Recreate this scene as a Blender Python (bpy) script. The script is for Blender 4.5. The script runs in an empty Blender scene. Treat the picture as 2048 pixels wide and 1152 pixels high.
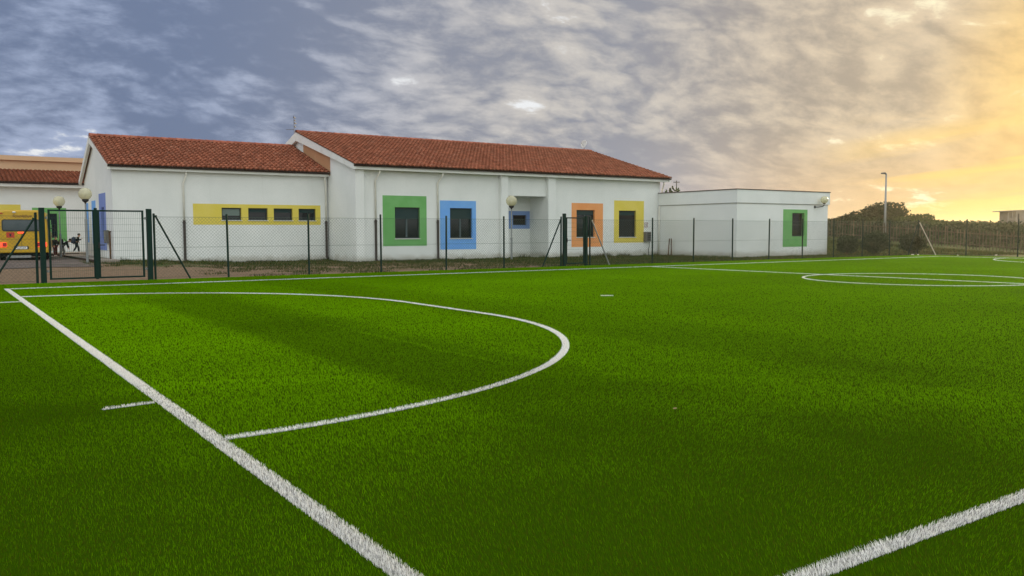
import bpy, bmesh, math, random
import numpy as np
from mathutils import Vector, Matrix

random.seed(7)
rng = np.random.default_rng(11)
rad = math.radians
scene = bpy.context.scene
col = scene.collection

# ------------------------------------------------------------------ camera
W, H = 2048, 1152
F_PX, PITCH, ROLL, YAW = 1700.3, 0.0664059, -0.00303966, 0.600049
EYE = 1.5
fw = Vector((math.sin(YAW) * math.cos(PITCH), math.cos(YAW) * math.cos(PITCH), -math.sin(PITCH)))
r0 = Vector((math.cos(YAW), -math.sin(YAW), 0))
u0 = r0.cross(fw)
rt = r0 * math.cos(ROLL) + u0 * math.sin(ROLL)
up = -r0 * math.sin(ROLL) + u0 * math.cos(ROLL)
cam_data = bpy.data.cameras.new("camera")
cam = bpy.data.objects.new("camera", cam_data)
col.objects.link(cam)
cam.matrix_world = Matrix(((rt.x, up.x, -fw.x, 0), (rt.y, up.y, -fw.y, 0), (rt.z, up.z, -fw.z, EYE), (0, 0, 0, 1)))
cam_data.sensor_width = 36.0
cam_data.lens = 36.0 * F_PX / W
cam_data.clip_start = 0.1
cam_data.clip_end = 6000
scene.camera = cam

# ------------------------------------------------------------------ view / render
scene.view_settings.view_transform = 'Standard'
scene.view_settings.look = 'None'
scene.view_settings.gamma = 1.0
scene.view_settings.exposure = 0.0
scene.render.engine = 'CYCLES'
scene.cycles.max_bounces = 6
scene.cycles.transparent_max_bounces = 12

# ------------------------------------------------------------------ node helper
class NT:
    def __init__(self, tree):
        self.t = tree
        self.n = tree.nodes
        self.l = tree.links
    def node(self, typ, **kw):
        n = self.n.new(typ)
        for k, v in kw.items():
            setattr(n, k, v)
        return n
    def put(self, sock, v):
        if isinstance(v, bpy.types.NodeSocket):
            self.l.new(v, sock)
        elif isinstance(v, (tuple, list)) and len(v) == 3 and sock.type == 'RGBA':
            sock.default_value = (*v, 1)
        else:
            sock.default_value = v
    def m(self, op, a, b=0.0, c=0.0, clamp=False):
        n = self.node('ShaderNodeMath', operation=op, use_clamp=clamp)
        self.put(n.inputs[0], a); self.put(n.inputs[1], b); self.put(n.inputs[2], c)
        return n.outputs[0]
    def vm(self, op, a, b=(0, 0, 0), out=0):
        n = self.node('ShaderNodeVectorMath', operation=op)
        self.put(n.inputs[0], a); self.put(n.inputs[1], b)
        return n.outputs['Value'] if out == 'v' else n.outputs[0]
    def sstep(self, x, a, b, lo=0.0, hi=1.0):
        n = self.node('ShaderNodeMapRange', interpolation_type='SMOOTHSTEP', clamp=True)
        self.put(n.inputs[0], x); self.put(n.inputs[1], a); self.put(n.inputs[2], b)
        self.put(n.inputs[3], lo); self.put(n.inputs[4], hi)
        return n.outputs[0]
    def mix(self, f, a, b, typ='MIX'):
        n = self.node('ShaderNodeMix', data_type='RGBA', blend_type=typ)
        self.put(n.inputs[0], f); self.put(n.inputs[6], a); self.put(n.inputs[7], b)
        return n.outputs[2]
    def noise(self, vec, scale, detail=5, rough=0.55, dist=0.0):
        n = self.node('ShaderNodeTexNoise')
        if vec is not None:
            self.put(n.inputs['Vector'], vec)
        n.inputs['Scale'].default_value = scale
        n.inputs['Detail'].default_value = detail
        n.inputs['Roughness'].default_value = rough
        n.inputs['Distortion'].default_value = dist
        return n.outputs['Fac']
    def xyz(self, v):
        n = self.node('ShaderNodeSeparateXYZ'); self.put(n.inputs[0], v)
        return n.outputs
    def comb(self, x, y, z):
        n = self.node('ShaderNodeCombineXYZ')
        self.put(n.inputs[0], x); self.put(n.inputs[1], y); self.put(n.inputs[2], z)
        return n.outputs[0]

# ------------------------------------------------------------------ sky + sun
SUN_AZ, SUN_EL = 72.0, 7.0      # clockwise from +Y, degrees
sun_dir = Vector((math.sin(rad(SUN_AZ)) * math.cos(rad(SUN_EL)), math.cos(rad(SUN_AZ)) * math.cos(rad(SUN_EL)), math.sin(rad(SUN_EL))))

def px_dir(x, y):
    d = rt * ((x - W / 2) / F_PX) - up * ((y - H / 2) / F_PX) + fw
    return d.normalized()

world = bpy.data.worlds.new("World")
scene.world = world
world.use_nodes = True
def build_sky():
    k = NT(world.node_tree)
    k.n.clear()
    out = k.node('ShaderNodeOutputWorld')
    bg = k.node('ShaderNodeBackground')
    k.l.new(bg.outputs[0], out.inputs[0])
    bg.inputs[1].default_value = 0.1
    sky = k.node('ShaderNodeTexSky', sky_type='NISHITA')
    sky.sun_disc = False
    sky.sun_elevation = rad(SUN_EL)
    sky.sun_rotation = rad(SUN_AZ)
    sky.air_density = 1.0; sky.dust_density = 2.0
    tc = k.node('ShaderNodeTexCoord')
    d = k.vm('NORMALIZE', tc.outputs['Generated'])
    x, y, z = k.xyz(d)[:3]
    zc = k.m('MAXIMUM', z, 0.0)
    den = k.m('ADD', zc, 0.34)
    p = k.comb(k.m('DIVIDE', x, den), k.m('DIVIDE', y, den), 0.0)
    # rotate the cloud sheet so its streaks run across the view
    mp = k.node('ShaderNodeMapping')
    mp.inputs['Rotation'].default_value = (0, 0, YAW + rad(8))
    mp.inputs['Scale'].default_value = (0.66, 0.88, 1.0)
    k.put(mp.inputs['Vector'], p)
    p = mp.outputs[0]
    wn = k.node('ShaderNodeTexNoise')
    k.put(wn.inputs['Vector'], p); wn.inputs['Scale'].default_value = 2.2; wn.inputs['Detail'].default_value = 4
    warp = k.vm('SCALE', k.vm('SUBTRACT', wn.outputs['Color'], (0.5, 0.5, 0.5)))
    warp.node.inputs['Scale'].default_value = 0.16
    q = k.vm('ADD', p, warp)
    # cloud deck: the same field sampled a little towards the sun gives each billow a lit and a shaded side
    def puff(v):
        big_ = k.noise(v, 1.9, 4, 0.5)
        b1 = k.m('ABSOLUTE', k.m('SUBTRACT', k.noise(v, 3.4, 2, 0.5), 0.5))
        b2 = k.m('ABSOLUTE', k.m('SUBTRACT', k.noise(v, 10.0, 2, 0.5), 0.5))
        fine = k.noise(v, 24.0, 8, 0.66)
        bb_ = k.m('ADD', k.m('MULTIPLY', b1, -0.9), k.m('MULTIPLY', b2, -0.65))
        return k.m('ADD', k.m('ADD', big_, bb_), k.m('MULTIPLY', fine, 0.46))
    n1 = puff(q)
    n3 = k.noise(k.vm('ADD', q, (7.3, 2.1, 0)), 1.1, 4, 0.5)
    n1b = puff(k.vm('ADD', q, (0.05, 0.014, 0)))
    relief = k.m('SUBTRACT', n1, n1b)
    # n1 is cloud thickness: thin is bright, thick is dark
    dens = k.m('ADD', k.m('MULTIPLY', n1, -1.75), k.m('ADD', k.m('MULTIPLY', relief, 2.2), k.m('MULTIPLY', n3, 1.5)))
    dens = k.m('ADD', dens, 0.80)
    # thinner places in the cloud deck, where the light comes through
    thin = 0.0
    for (bx, by, rr, amp) in ((690, 80, 3.6, .13), (800, 105, 3.0, .20), (1130, 50, 4.5, .16), (1190, 105, 4, .24), (1090, 95, 4.5, .18),
                              (1010, 130, 3.5, .08), (1715, 105, 3.6, .20), (1765, 72, 2.2, .24), (1640, 185, 5, .18), (1540, 120, 2.5, .08), (1690, 195, 4, .08),
                              (170, 243, 2.4, .17), (70, 240, 4.5, .09), (60, 308, 5.0, .13), (1480, 368, 2.6, .20), (730, 210, 4, .05), (960, 180, 4, .05)):
        bd = px_dir(bx, by)
        dt = k.vm('DOT_PRODUCT', d, tuple(bd), out='v')
        g = k.sstep(dt, math.cos(rad(rr)), 1.0, 0.0, amp)
        thin = g if isinstance(thin, float) else k.m('ADD', thin, g)
    for (bx, by, rr, amp) in ((200, 60, 14, .05), (300, 180, 12, .05), (650, 130, 5, .03), (1290, 80, 5, .06), (1300, 200, 9, .04), (1830, 130, 6, .06),
                              (1090, 160, 4, .05), (880, 60, 5, .04), (560, 240, 8, .03), (1560, 245, 5, .06)):
        bd = px_dir(bx, by)
        dt = k.vm('DOT_PRODUCT', d, tuple(bd), out='v')
        thin = k.m('SUBTRACT', thin, k.sstep(dt, math.cos(rad(rr)), 1.0, 0.0, amp))
    thin = k.m('MULTIPLY', thin, k.sstep(n1, .62, .40, .3, 1.5))
    lum = k.m('ADD', dens, thin)
    sh = k.sstep(lum, 0.14, 0.88)
    gap = k.sstep(lum, 0.78, 1.06)
    s = k.vm('DOT_PRODUCT', d, tuple(sun_dir), out='v')
    wm = k.sstep(s, 0.50, 0.86)
    w = k.sstep(s, 0.85, 0.995)
    w2 = k.sstep(s, 0.975, 0.998)
    cool = k.mix(sh, (0.165, 0.215, 0.34), (0.385, 0.455, 0.63))
    mid = k.mix(sh, (0.29, 0.305, 0.36), (0.62, 0.585, 0.545))
    warm = k.mix(sh, (0.43, 0.36, 0.275), (0.74, 0.60, 0.42))
    gold = k.mix(sh, (0.74, 0.47, 0.17), (0.95, 0.64, 0.21))
    c = k.mix(w, k.mix(wm, cool, mid), warm)
    c = k.mix(k.m('MULTIPLY', w2, 0.9), c, gold)
    # pale peach band low over the horizon
    peach = k.mix(w, (0.42, 0.47, 0.60), (0.82, 0.53, 0.21))
    hz = k.sstep(z, 0.0, 0.13, 0.85, 0.0)
    c = k.mix(k.m('MULTIPLY', hz, k.sstep(s, 0.75, 0.99)), c, peach)
    cream = k.mix(w, (0.86, 0.88, 0.90), (1.0, 0.90, 0.62))
    c = k.mix(k.m('MULTIPLY', gap, k.sstep(w2, 0.3, 1.0, 1.0, 0.35)), c, cream)
    # long bright slots under the cloud deck near the sun
    az = k.m('ARCTAN2', x, y)
    sl = k.noise(k.comb(k.m('MULTIPLY', az, 3.2), k.m('ADD', k.m('MULTIPLY', z, 34.0), k.m('MULTIPLY', az, -3.5)), 0.0), 1.0, 4, 0.5, 0.25)
    slot = k.m('MULTIPLY', k.sstep(sl, 0.46, 0.64), k.m('MULTIPLY', k.sstep(s, 0.945, 0.985), k.sstep(z, 0.13, 0.08)))
    c = k.mix(k.m('MULTIPLY', slot, 0.75), c, (0.98, 0.67, 0.20))
    # unseen sky behind the camera and overhead, boosted to fill the walls with light
    back = k.vm('DOT_PRODUCT', d, tuple(Vector((-0.28, -0.80, 0.52)).normalized()), out='v')
    bb = k.sstep(back, -0.15, 0.75)
    c = k.mix(bb, c, (1.25, 1.33, 1.30))
    top = k.sstep(z, 0.50, 0.95)
    c = k.mix(k.m('MULTIPLY', top, 0.7), c, (1.25, 1.28, 1.30))
    c10 = k.vm('SCALE', c); c10.node.inputs['Scale'].default_value = 10.0
    fin = k.mix(0.97, sky.outputs[0], c10)
    k.put(bg.inputs[0], fin)
build_sky()

sun_data = bpy.data.lights.new("sun", 'SUN')
sun_data.energy = 4.0
sun_data.angle = rad(10)
sun_data.color = (1.0, 0.76, 0.42)
sun = bpy.data.objects.new("sun", sun_data)
sun.rotation_euler = (-sun_dir).to_track_quat('-Z', 'Y').to_euler()
sun.location = (60, 20, 30)
col.objects.link(sun)

# ------------------------------------------------------------------ materials
MATS = {}
def mat(name, base, rough=0.8, spec=0.3, metal=0.0, noise=None, bump=None, tint=0.0, trans=0.0, emit=None, coat=0.0):
    """noise=(scale, second colour, lo, hi); bump=(scale, strength, distance); tint = share of the per-face attribute."""
    if name in MATS:
        return MATS[name]
    m = bpy.data.materials.new(name)
    m.use_nodes = True
    k = NT(m.node_tree)
    b = k.n['Principled BSDF']
    b.inputs['Roughness'].default_value = rough
    b.inputs['Specular IOR Level'].default_value = spec
    b.inputs['Metallic'].default_value = metal
    b.inputs['Coat Weight'].default_value = coat
    c = None
    geo = k.node('ShaderNodeNewGeometry')
    if noise:
        sc, c2, lo, hi = noise
        f = k.sstep(k.noise(geo.outputs['Position'], sc, 6, 0.6), lo, hi)
        c = k.mix(f, base, c2)
    if tint:
        at = k.node('ShaderNodeAttribute', attribute_name='tint')
        v = k.m('ADD', k.m('MULTIPLY', at.outputs['Fac'], tint * 2), 1.0 - tint)
        c = k.mix(1.0, c if c is not None else base, k.comb(v, v, v), 'MULTIPLY')
    if c is None:
        b.inputs['Base Color'].default_value = (*base, 1)
    else:
        k.put(b.inputs['Base Color'], c)
    if bump:
        sc, st, dist = bump
        bn = k.node('ShaderNodeBump')
        bn.inputs['Strength'].default_value = st
        bn.inputs['Distance'].default_value = dist
        k.put(bn.inputs['Height'], k.noise(geo.outputs['Position'], sc, 4, 0.6))
        k.l.new(bn.outputs[0], b.inputs['Normal'])
    if emit:
        b.inputs['Emission Color'].default_value = (*emit[0], 1)
        b.inputs['Emission Strength'].default_value = emit[1]
    if trans:
        t = k.node('ShaderNodeBsdfTranslucent')
        if c is None:
            t.inputs[0].default_value = (*base, 1)
        else:
            k.put(t.inputs[0], c)
        mx = k.node('ShaderNodeMixShader')
        mx.inputs[0].default_value = trans
        k.l.new(b.outputs[0], mx.inputs[1]); k.l.new(t.outputs[0], mx.inputs[2])
        k.l.new(mx.outputs[0], k.n['Material Output'].inputs[0])
    MATS[name] = m
    return m

def wall_mat():
    m = bpy.data.materials.new("white_render")
    m.use_nodes = True
    k = NT(m.node_tree)
    b = k.n['Principled BSDF']
    b.inputs['Roughness'].default_value = 0.9
    b.inputs['Specular IOR Level'].default_value = 0.15
    geo = k.node('ShaderNodeNewGeometry')
    P = geo.outputs['Position']
    x, y, z = k.xyz(P)[:3]
    big = k.sstep(k.noise(P, 0.55, 5, 0.6), 0.3, 0.7)
    c = k.mix(big, (0.76, 0.775, 0.755), (0.83, 0.84, 0.82))
    # rain streaks running down the wall, and splash-back dirt above the ground
    st = k.noise(k.comb(k.m('MULTIPLY', x, 6.0), k.m('MULTIPLY', y, 6.0), k.m('MULTIPLY', z, 0.35)), 1.0, 4, 0.65)
    c = k.mix(k.m('MULTIPLY', k.sstep(st, 0.55, 0.75), 0.12), c, (0.55, 0.55, 0.50))
    hh = k.m('ADD', z, k.m('MULTIPLY', k.noise(P, 2.3, 5, 0.7), -0.55))
    c = k.mix(k.sstep(hh, -0.22, 0.12, 0.6, 0.0), c, (0.36, 0.33, 0.26))
    k.put(b.inputs['Base Color'], c)
    bn = k.node('ShaderNodeBump')
    bn.inputs['Strength'].default_value = 0.25; bn.inputs['Distance'].default_value = 0.01
    k.put(bn.inputs['Height'], k.noise(P, 60, 3, 0.6))
    k.l.new(bn.outputs[0], b.inputs['Normal'])
    return m
M_WALL = wall_mat()
M_TRIM = mat("white_trim", (0.80, 0.80, 0.77), 0.75, 0.2, noise=(1.7, (0.70, 0.69, 0.63), .45, .8))
M_GREEN = mat("green_paint", (0.16, 0.42, 0.13), 0.85, 0.2, noise=(1.1, (0.20, 0.46, 0.17), .35, .7), bump=(60, .2, .01))
M_BLUE = mat("blue_paint", (0.17, 0.40, 0.86), 0.85, 0.2, noise=(1.1, (0.20, 0.44, 0.86), .35, .7), bump=(60, .2, .01))
M_VIOLET = mat("periwinkle_paint", (0.20, 0.27, 0.60), 0.85, 0.2, noise=(1.1, (0.23, 0.30, 0.62), .35, .7), bump=(60, .2, .01))
M_YELLOW = mat("yellow_paint", (0.74, 0.60, 0.10), 0.85, 0.2, noise=(1.1, (0.77, 0.63, 0.14), .35, .7), bump=(60, .2, .01))
M_ORANGE = mat("orange_paint", (0.82, 0.33, 0.12), 0.85, 0.2, noise=(1.1, (0.84, 0.37, 0.15), .35, .7), bump=(60, .2, .01))
M_TAN = mat("tan_render", (0.52, 0.28, 0.15), 0.9, 0.15, noise=(1.0, (0.57, 0.32, 0.18), .35, .7), bump=(60, .2, .01))
M_BEIGE = mat("beige_render", (0.62, 0.42, 0.26), 0.9, 0.15, noise=(.6, (0.66, 0.46, 0.30), .35, .7))
M_TILE = mat("terracotta_tile", (0.285, 0.096, 0.052), 0.9, 0.1, noise=(2.6, (0.38, 0.175, 0.11), .50, .78), tint=0.33, bump=(18, .5, .01))
M_TILE2 = mat("terracotta_ridge", (0.33, 0.10, 0.06), 0.85, 0.2, noise=(3.0, (0.44, 0.2, 0.13), .45, .8), tint=0.3)
M_GUTTER = mat("brown_gutter", (0.035, 0.018, 0.014), 0.5, 0.4)
M_PIPEW = mat("white_pipe", (0.78, 0.76, 0.68), 0.5, 0.4, noise=(2, (0.66, 0.63, 0.54), .45, .8))
M_PIPEB = mat("brown_pipe", (0.05, 0.034, 0.03), 0.55, 0.4)
M_FRAME = mat("dark_frame", (0.022, 0.03, 0.033), 0.45, 0.4)
M_MULL = mat("grey_mullion", (0.06, 0.085, 0.095), 0.45, 0.4)
M_GLASS = mat("window_glass", (0.008, 0.010, 0.012), 0.06, 0.35)
M_GLASSB = mat("bus_glass", (0.05, 0.07, 0.08), 0.06, 0.6)
M_SHUT = mat("roller_shutter", (0.018, 0.045, 0.045), 0.6, 0.3)
M_SILL = mat("pale_stone", (0.72, 0.71, 0.67), 0.6, 0.3)
M_POST = mat("green_steel", (0.004, 0.026, 0.018), 0.6, 0.2)
M_WIRE = mat("green_wire", (0.035, 0.075, 0.05), 0.5, 0.4)
M_WIREG = mat("gate_wire", (0.02, 0.08, 0.045), 0.45, 0.4)
M_GALV = mat("galvanised_steel", (0.30, 0.31, 0.31), 0.5, 0.4, metal=0.6)
M_BRACEL = mat("sunlit_pale_steel", (0.42, 0.40, 0.34), 0.45, 0.5, metal=0.3)  # low sunlight on the corner brace painted in as a paler steel
M_BLACK = mat("black_metal", (0.02, 0.02, 0.02), 0.5, 0.4)
M_CAP = mat("dark_flashing", (0.05, 0.035, 0.03), 0.5, 0.4)
M_GREY = mat("grey_box", (0.16, 0.15, 0.14), 0.6, 0.3)
M_WHITE = mat("white_plain", (0.80, 0.80, 0.78), 0.6, 0.3)
M_REDS = mat("red_sticker", (0.55, 0.06, 0.03), 0.5, 0.3)
M_RUST = mat("rusty_steel", (0.10, 0.055, 0.035), 0.8, 0.2, noise=(6, (0.16, 0.08, 0.04), .4, .7))
M_BUSY = mat("bus_yellow", (0.60, 0.36, 0.008), 0.4, 0.4, coat=0.25, noise=(2.2, (0.48, 0.29, 0.014), .35, .75))
M_TYRE = mat("tyre_rubber", (0.015, 0.015, 0.015), 0.9, 0.2)
M_LAMPR = mat("tail_light", (0.6, 0.02, 0.01), 0.3, 0.5, emit=((1.0, 0.09, 0.03), 1.6))
M_REFL = mat("red_reflector", (0.45, 0.015, 0.01), 0.3, 0.5)
M_BARK = mat("bark", (0.07, 0.05, 0.035), 0.9, 0.1, noise=(5, (0.11, 0.085, 0.06), .4, .7))
M_LEAFD = mat("dark_foliage", (0.020, 0.038, 0.009), 0.6, 0.2, tint=0.5, trans=0.25)
M_LEAFM = mat("mid_foliage", (0.042, 0.072, 0.016), 0.6, 0.2, tint=0.5, trans=0.3)
M_SCRUB = mat("scrub_foliage", (0.046, 0.062, 0.018), 0.7, 0.15, tint=0.5, trans=0.25)
M_PALE = mat("weathered_paling", (0.10, 0.082, 0.058), 0.9, 0.1, noise=(3, (0.15, 0.125, 0.09), .4, .7), tint=0.35)
M_CONC = mat("raw_concrete", (0.34, 0.30, 0.25), 0.9, 0.1, noise=(1.2, (0.27, 0.23, 0.19), .4, .7))
M_STONE = mat("pale_rock", (0.62, 0.60, 0.52), 0.9, 0.1, noise=(6, (0.45, 0.43, 0.36), .4, .7))
M_SKIN = mat("skin", (0.50, 0.29, 0.20), 0.6, 0.3)
M_HAIR = mat("black_hair", (0.012, 0.010, 0.009), 0.6, 0.3)
M_JACKET = mat("black_cloth", (0.014, 0.015, 0.020), 0.9, 0.1)
M_TROUSER = mat("navy_cloth", (0.020, 0.024, 0.035), 0.9, 0.1)
M_GREYCL = mat("grey_cloth", (0.16, 0.17, 0.19), 0.9, 0.1)
M_MAROON = mat("maroon_cloth", (0.07, 0.02, 0.025), 0.9, 0.1)
M_SHOE = mat("white_shoe", (0.62, 0.60, 0.58), 0.6, 0.3)
M_PACK = mat("dark_blue_cloth", (0.035, 0.045, 0.075), 0.8, 0.2)

def globe_mat():
    m = bpy.data.materials.new("smoked_globe")
    m.use_nodes = True
    k = NT(m.node_tree)
    b = k.n['Principled BSDF']
    b.inputs['Base Color'].default_value = (0.74, 0.71, 0.52, 1)
    b.inputs['Roughness'].default_value = 0.12
    tr = k.node('ShaderNodeBsdfTransparent'); tr.inputs[0].default_value = (0.93, 0.90, 0.74, 1)
    mx = k.node('ShaderNodeMixShader'); mx.inputs[0].default_value = 0.45
    k.l.new(b.outputs[0], mx.inputs[1]); k.l.new(tr.outputs[0], mx.inputs[2])
    k.l.new(mx.outputs[0], k.n['Material Output'].inputs[0])
    return m
M_GLOBE = globe_mat()

# ------------------------------------------------------------------ mesh helpers
ORG = {}
class MB:
    def __init__(self):
        self.v = []; self.f = []; self.t = []
    def face(self, pts, tint=0.5):
        i = len(self.v); self.v.extend([tuple(p) for p in pts]); self.f.append(tuple(range(i, i + len(pts)))); self.t.append(tint)
    def box(self, x0, x1, y0, y1, z0, z1, tint=0.5):
        i = len(self.v)
        self.v += [(x0, y0, z0), (x1, y0, z0), (x1, y1, z0), (x0, y1, z0), (x0, y0, z1), (x1, y0, z1), (x1, y1, z1), (x0, y1, z1)]
        for q in ((0, 3, 2, 1), (4, 5, 6, 7), (0, 1, 5, 4), (1, 2, 6, 5), (2, 3, 7, 6), (3, 0, 4, 7)):
            self.f.append(tuple(i + a for a in q)); self.t.append(tint)
    def tube(self, pts, r, n=8, caps=True):
        pts = [Vector(p) for p in pts]
        rs = r if isinstance(r, (list, tuple)) else [r] * len(pts)
        rings = []
        ref = None
        for j, p in enumerate(pts):
            if j == 0: d = pts[1] - p
            elif j == len(pts) - 1: d = p - pts[j - 1]
            else: d = (pts[j + 1] - p).normalized() + (p - pts[j - 1]).normalized()
            d.normalize()
            if ref is None:
                ref = Vector((0, 0, 1)) if abs(d.z) < 0.9 else Vector((1, 0, 0))
            a = d.cross(ref).normalized(); b = a.cross(d).normalized()
            i = len(self.v)
            for q in range(n):
                an = 2 * math.pi * (q + .5) / n
                self.v.append(tuple(p + a * (math.cos(an) * rs[j]) + b * (math.sin(an) * rs[j])))
            rings.append(i)
        for j in range(len(pts) - 1):
            for q in range(n):
                self.f.append((rings[j] + q, rings[j] + (q + 1) % n, rings[j + 1] + (q + 1) % n, rings[j + 1] + q)); self.t.append(0.5)
        if caps:
            self.f.append(tuple(rings[0] + q for q in range(n))[::-1]); self.t.append(0.5)
            self.f.append(tuple(rings[-1] + q for q in range(n))); self.t.append(0.5)
    def lathe(self, c, prof, n=20):
        """prof: list of (r, z) about a vertical axis through c."""
        i0 = len(self.v)
        for (r, z) in prof:
            for q in range(n):
                a = 2 * math.pi * q / n
                self.v.append((c[0] + r * math.cos(a), c[1] + r * math.sin(a), c[2] + z))
        for j in range(len(prof) - 1):
            for q in range(n):
                self.f.append((i0 + j * n + q, i0 + j * n + (q + 1) % n, i0 + (j + 1) * n + (q + 1) % n, i0 + (j + 1) * n + q)); self.t.append(0.5)
        self.f.append(tuple(i0 + q for q in range(n))[::-1]); self.t.append(0.5)
        j = len(prof) - 1
        self.f.append(tuple(i0 + j * n + q for q in range(n))); self.t.append(0.5)
    def sphere(self, c, r, n=24, sx=1, sy=1, sz=1):
        prof = [(max(r * math.sin(math.pi * j / (n // 2)), 1e-4), -r * math.cos(math.pi * j / (n // 2))) for j in range(n // 2 + 1)]
        i0 = len(self.v)
        self.lathe((0, 0, 0), prof, n)
        for i in range(i0, len(self.v)):
            a = self.v[i]; self.v[i] = (c[0] + a[0] * sx, c[1] + a[1] * sy, c[2] + a[2] * sz)
    def prism(self, poly, axis, a0, a1):
        """poly of (u, v) extruded along axis 'x' (u=y, v=z) or 'y' (u=x, v=z) or 'z' (u=x, v=y)."""
        def P(u, v, a):
            return (a, u, v) if axis == 'x' else (u, a, v) if axis == 'y' else (u, v, a)
        n = len(poly); i = len(self.v)
        self.v += [P(u, v, a0) for u, v in poly] + [P(u, v, a1) for u, v in poly]
        self.f.append(tuple(range(i, i + n))[::-1]); self.f.append(tuple(range(i + n, i + 2 * n))); self.t += [0.5, 0.5]
        for q in range(n):
            self.f.append((i + q, i + (q + 1) % n, i + n + (q + 1) % n, i + n + q)); self.t.append(0.5)
    def build(self, name, m, parent=None, smooth=False, bevel=0.0, local=False):
        o = ORG.get(parent.name, (0, 0, 0)) if parent is not None and not local else (0, 0, 0)
        me = bpy.data.meshes.new(name)
        me.from_pydata([(a[0] - o[0], a[1] - o[1], a[2] - o[2]) for a in self.v], [], self.f)
        at = me.attributes.new('tint', 'FLOAT', 'FACE')
        at.data.foreach_set('value', np.array(self.t, dtype=np.float32))
        bm = bmesh.new(); bm.from_mesh(me)
        bmesh.ops.recalc_face_normals(bm, faces=bm.faces)
        if bevel:
            bmesh.ops.remove_doubles(bm, verts=bm.verts, dist=1e-5)
            eds = [e for e in bm.edges if len(e.link_faces) == 2 and e.calc_face_angle(0) > 0.5]
            bmesh.ops.bevel(bm, geom=eds, offset=bevel, segments=2, affect='EDGES', profile=0.6)
        bm.to_mesh(me); bm.free()
        if smooth:
            me.polygons.foreach_set('use_smooth', [True] * len(me.polygons))
        me.materials.append(m)
        ob = bpy.data.objects.new(name, me)
        col.objects.link(ob)
        if parent is not None:
            ob.parent = parent
            ORG[ob.name] = o
        return ob

def thing(name, loc, label, cat, group=None, rz=0.0):
    o = bpy.data.objects.new(name, None)
    o.empty_display_size = 0.2
    o.location = loc
    o.rotation_euler = (0, 0, rz)
    col.objects.link(o)
    ORG[o.name] = loc
    tag(o, label, cat, group)
    return o
def tag(o, label, cat, group=None, kind=None):
    o['label'] = label
    if cat: o['category'] = cat
    if group: o['group'] = group
    if kind: o['kind'] = kind
    return o
def struct(o, label=None):
    o['kind'] = 'structure'
    if label: o['label'] = label
    return o
def np_mesh(name, verts, faces_by_n, tint, m):
    """verts (N,3); faces_by_n: list of (k, array (M,k)); tint per face in the same order."""
    me = bpy.data.meshes.new(name)
    me.vertices.add(len(verts)); me.vertices.foreach_set('co', np.ascontiguousarray(verts, dtype=np.float32).ravel())
    tot = sum(a.size for _, a in faces_by_n); nf = sum(len(a) for _, a in faces_by_n)
    me.loops.add(tot); me.polygons.add(nf)
    me.loops.foreach_set('vertex_index', np.concatenate([a.ravel() for _, a in faces_by_n]).astype(np.int32))
    sizes = np.concatenate([np.full(len(a), k, np.int32) for k, a in faces_by_n])
    starts = np.concatenate([[0], np.cumsum(sizes)[:-1]]).astype(np.int32)
    me.polygons.foreach_set('loop_start', starts)
    at = me.attributes.new('tint', 'FLOAT', 'FACE'); at.data.foreach_set('value', np.asarray(tint, dtype=np.float32))
    me.update(calc_edges=True); me.validate()
    me.materials.append(m)
    ob = bpy.data.objects.new(name, me)
    col.objects.link(ob)
    return ob

def smooth01(x, a, b):
    t = np.clip((np.asarray(x, float) - a) / (b - a), 0, 1)
    return t * t * (3 - 2 * t)

# ------------------------------------------------------------------ ground
def gz(x, y):
    x = np.asarray(x, float); y = np.asarray(y, float)
    r = np.hypot(x, y); az = np.degrees(np.arctan2(x, y))
    z = np.full(np.broadcast(x, y).shape, -0.03)
    z = z + 0.20 * smooth01(y, 31, 45) * smooth01(x, 13, 8) + 0.02 * smooth01(y, 29, 31)
    z = z - 0.06 * smooth01(x, 24, 38) * smooth01(y, 29, 33)
    u = np.clip((66.0 - az) / 12.0, -0.4, 1.1)
    z = z + smooth01(r, 58, 73) * smooth01(az, 40, 50) * (-0.25 + 1.35 * u)
    z = z + 2.2 * smooth01(r, 100, 190) + 3.0 * smooth01(r, 250, 900)
    z = z + 0.018 * np.sin(1.7 * x + 0.6 * y) * np.sin(1.3 * y - 0.4 * x) * smooth01(y, 29.2, 30) * smooth01(y, 60, 45)
    return z

def ground_mat():
    m = bpy.data.materials.new("earth_and_rough_grass")
    m.use_nodes = True
    k = NT(m.node_tree)
    b = k.n['Principled BSDF']
    b.inputs['Roughness'].default_value = 0.95; b.inputs['Specular IOR Level'].default_value = 0.1
    P = k.node('ShaderNodeNewGeometry').outputs['Position']
    x, y, z = k.xyz(P)[:3]
    n = k.noise(P, 0.9, 7, 0.65); n2 = k.noise(P, 7.0, 6, 0.7)
    dirt = k.mix(k.sstep(n2, .3, .7), (0.15, 0.095, 0.058), (0.28, 0.19, 0.12))
    gr = k.mix(k.sstep(n2, .3, .7), (0.028, 0.045, 0.010), (0.085, 0.105, 0.025))
    # greener along the foot of the walls and towards the right, bare earth by the gates
    g = k.m('ADD', k.m('MULTIPLY', k.m('SUBTRACT', n, 0.5), 1.6), k.m('ADD', k.sstep(x, 17, 27, -0.12, 0.62), k.sstep(y, 34, 39, 0.0, 0.55)))
    g = k.m('SUBTRACT', g, k.m('MULTIPLY', k.sstep(x, 8, 2), 0.9))
    c = k.mix(k.sstep(g, 0.15, 0.55), dirt, gr)
    k.put(b.inputs['Base Color'], c)
    bn = k.node('ShaderNodeBump'); bn.inputs['Strength'].default_value = .8; bn.inputs['Distance'].default_value = .05
    k.put(bn.inputs['Height'], n2); k.l.new(bn.outputs[0], b.inputs['Normal'])
    return m
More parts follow.
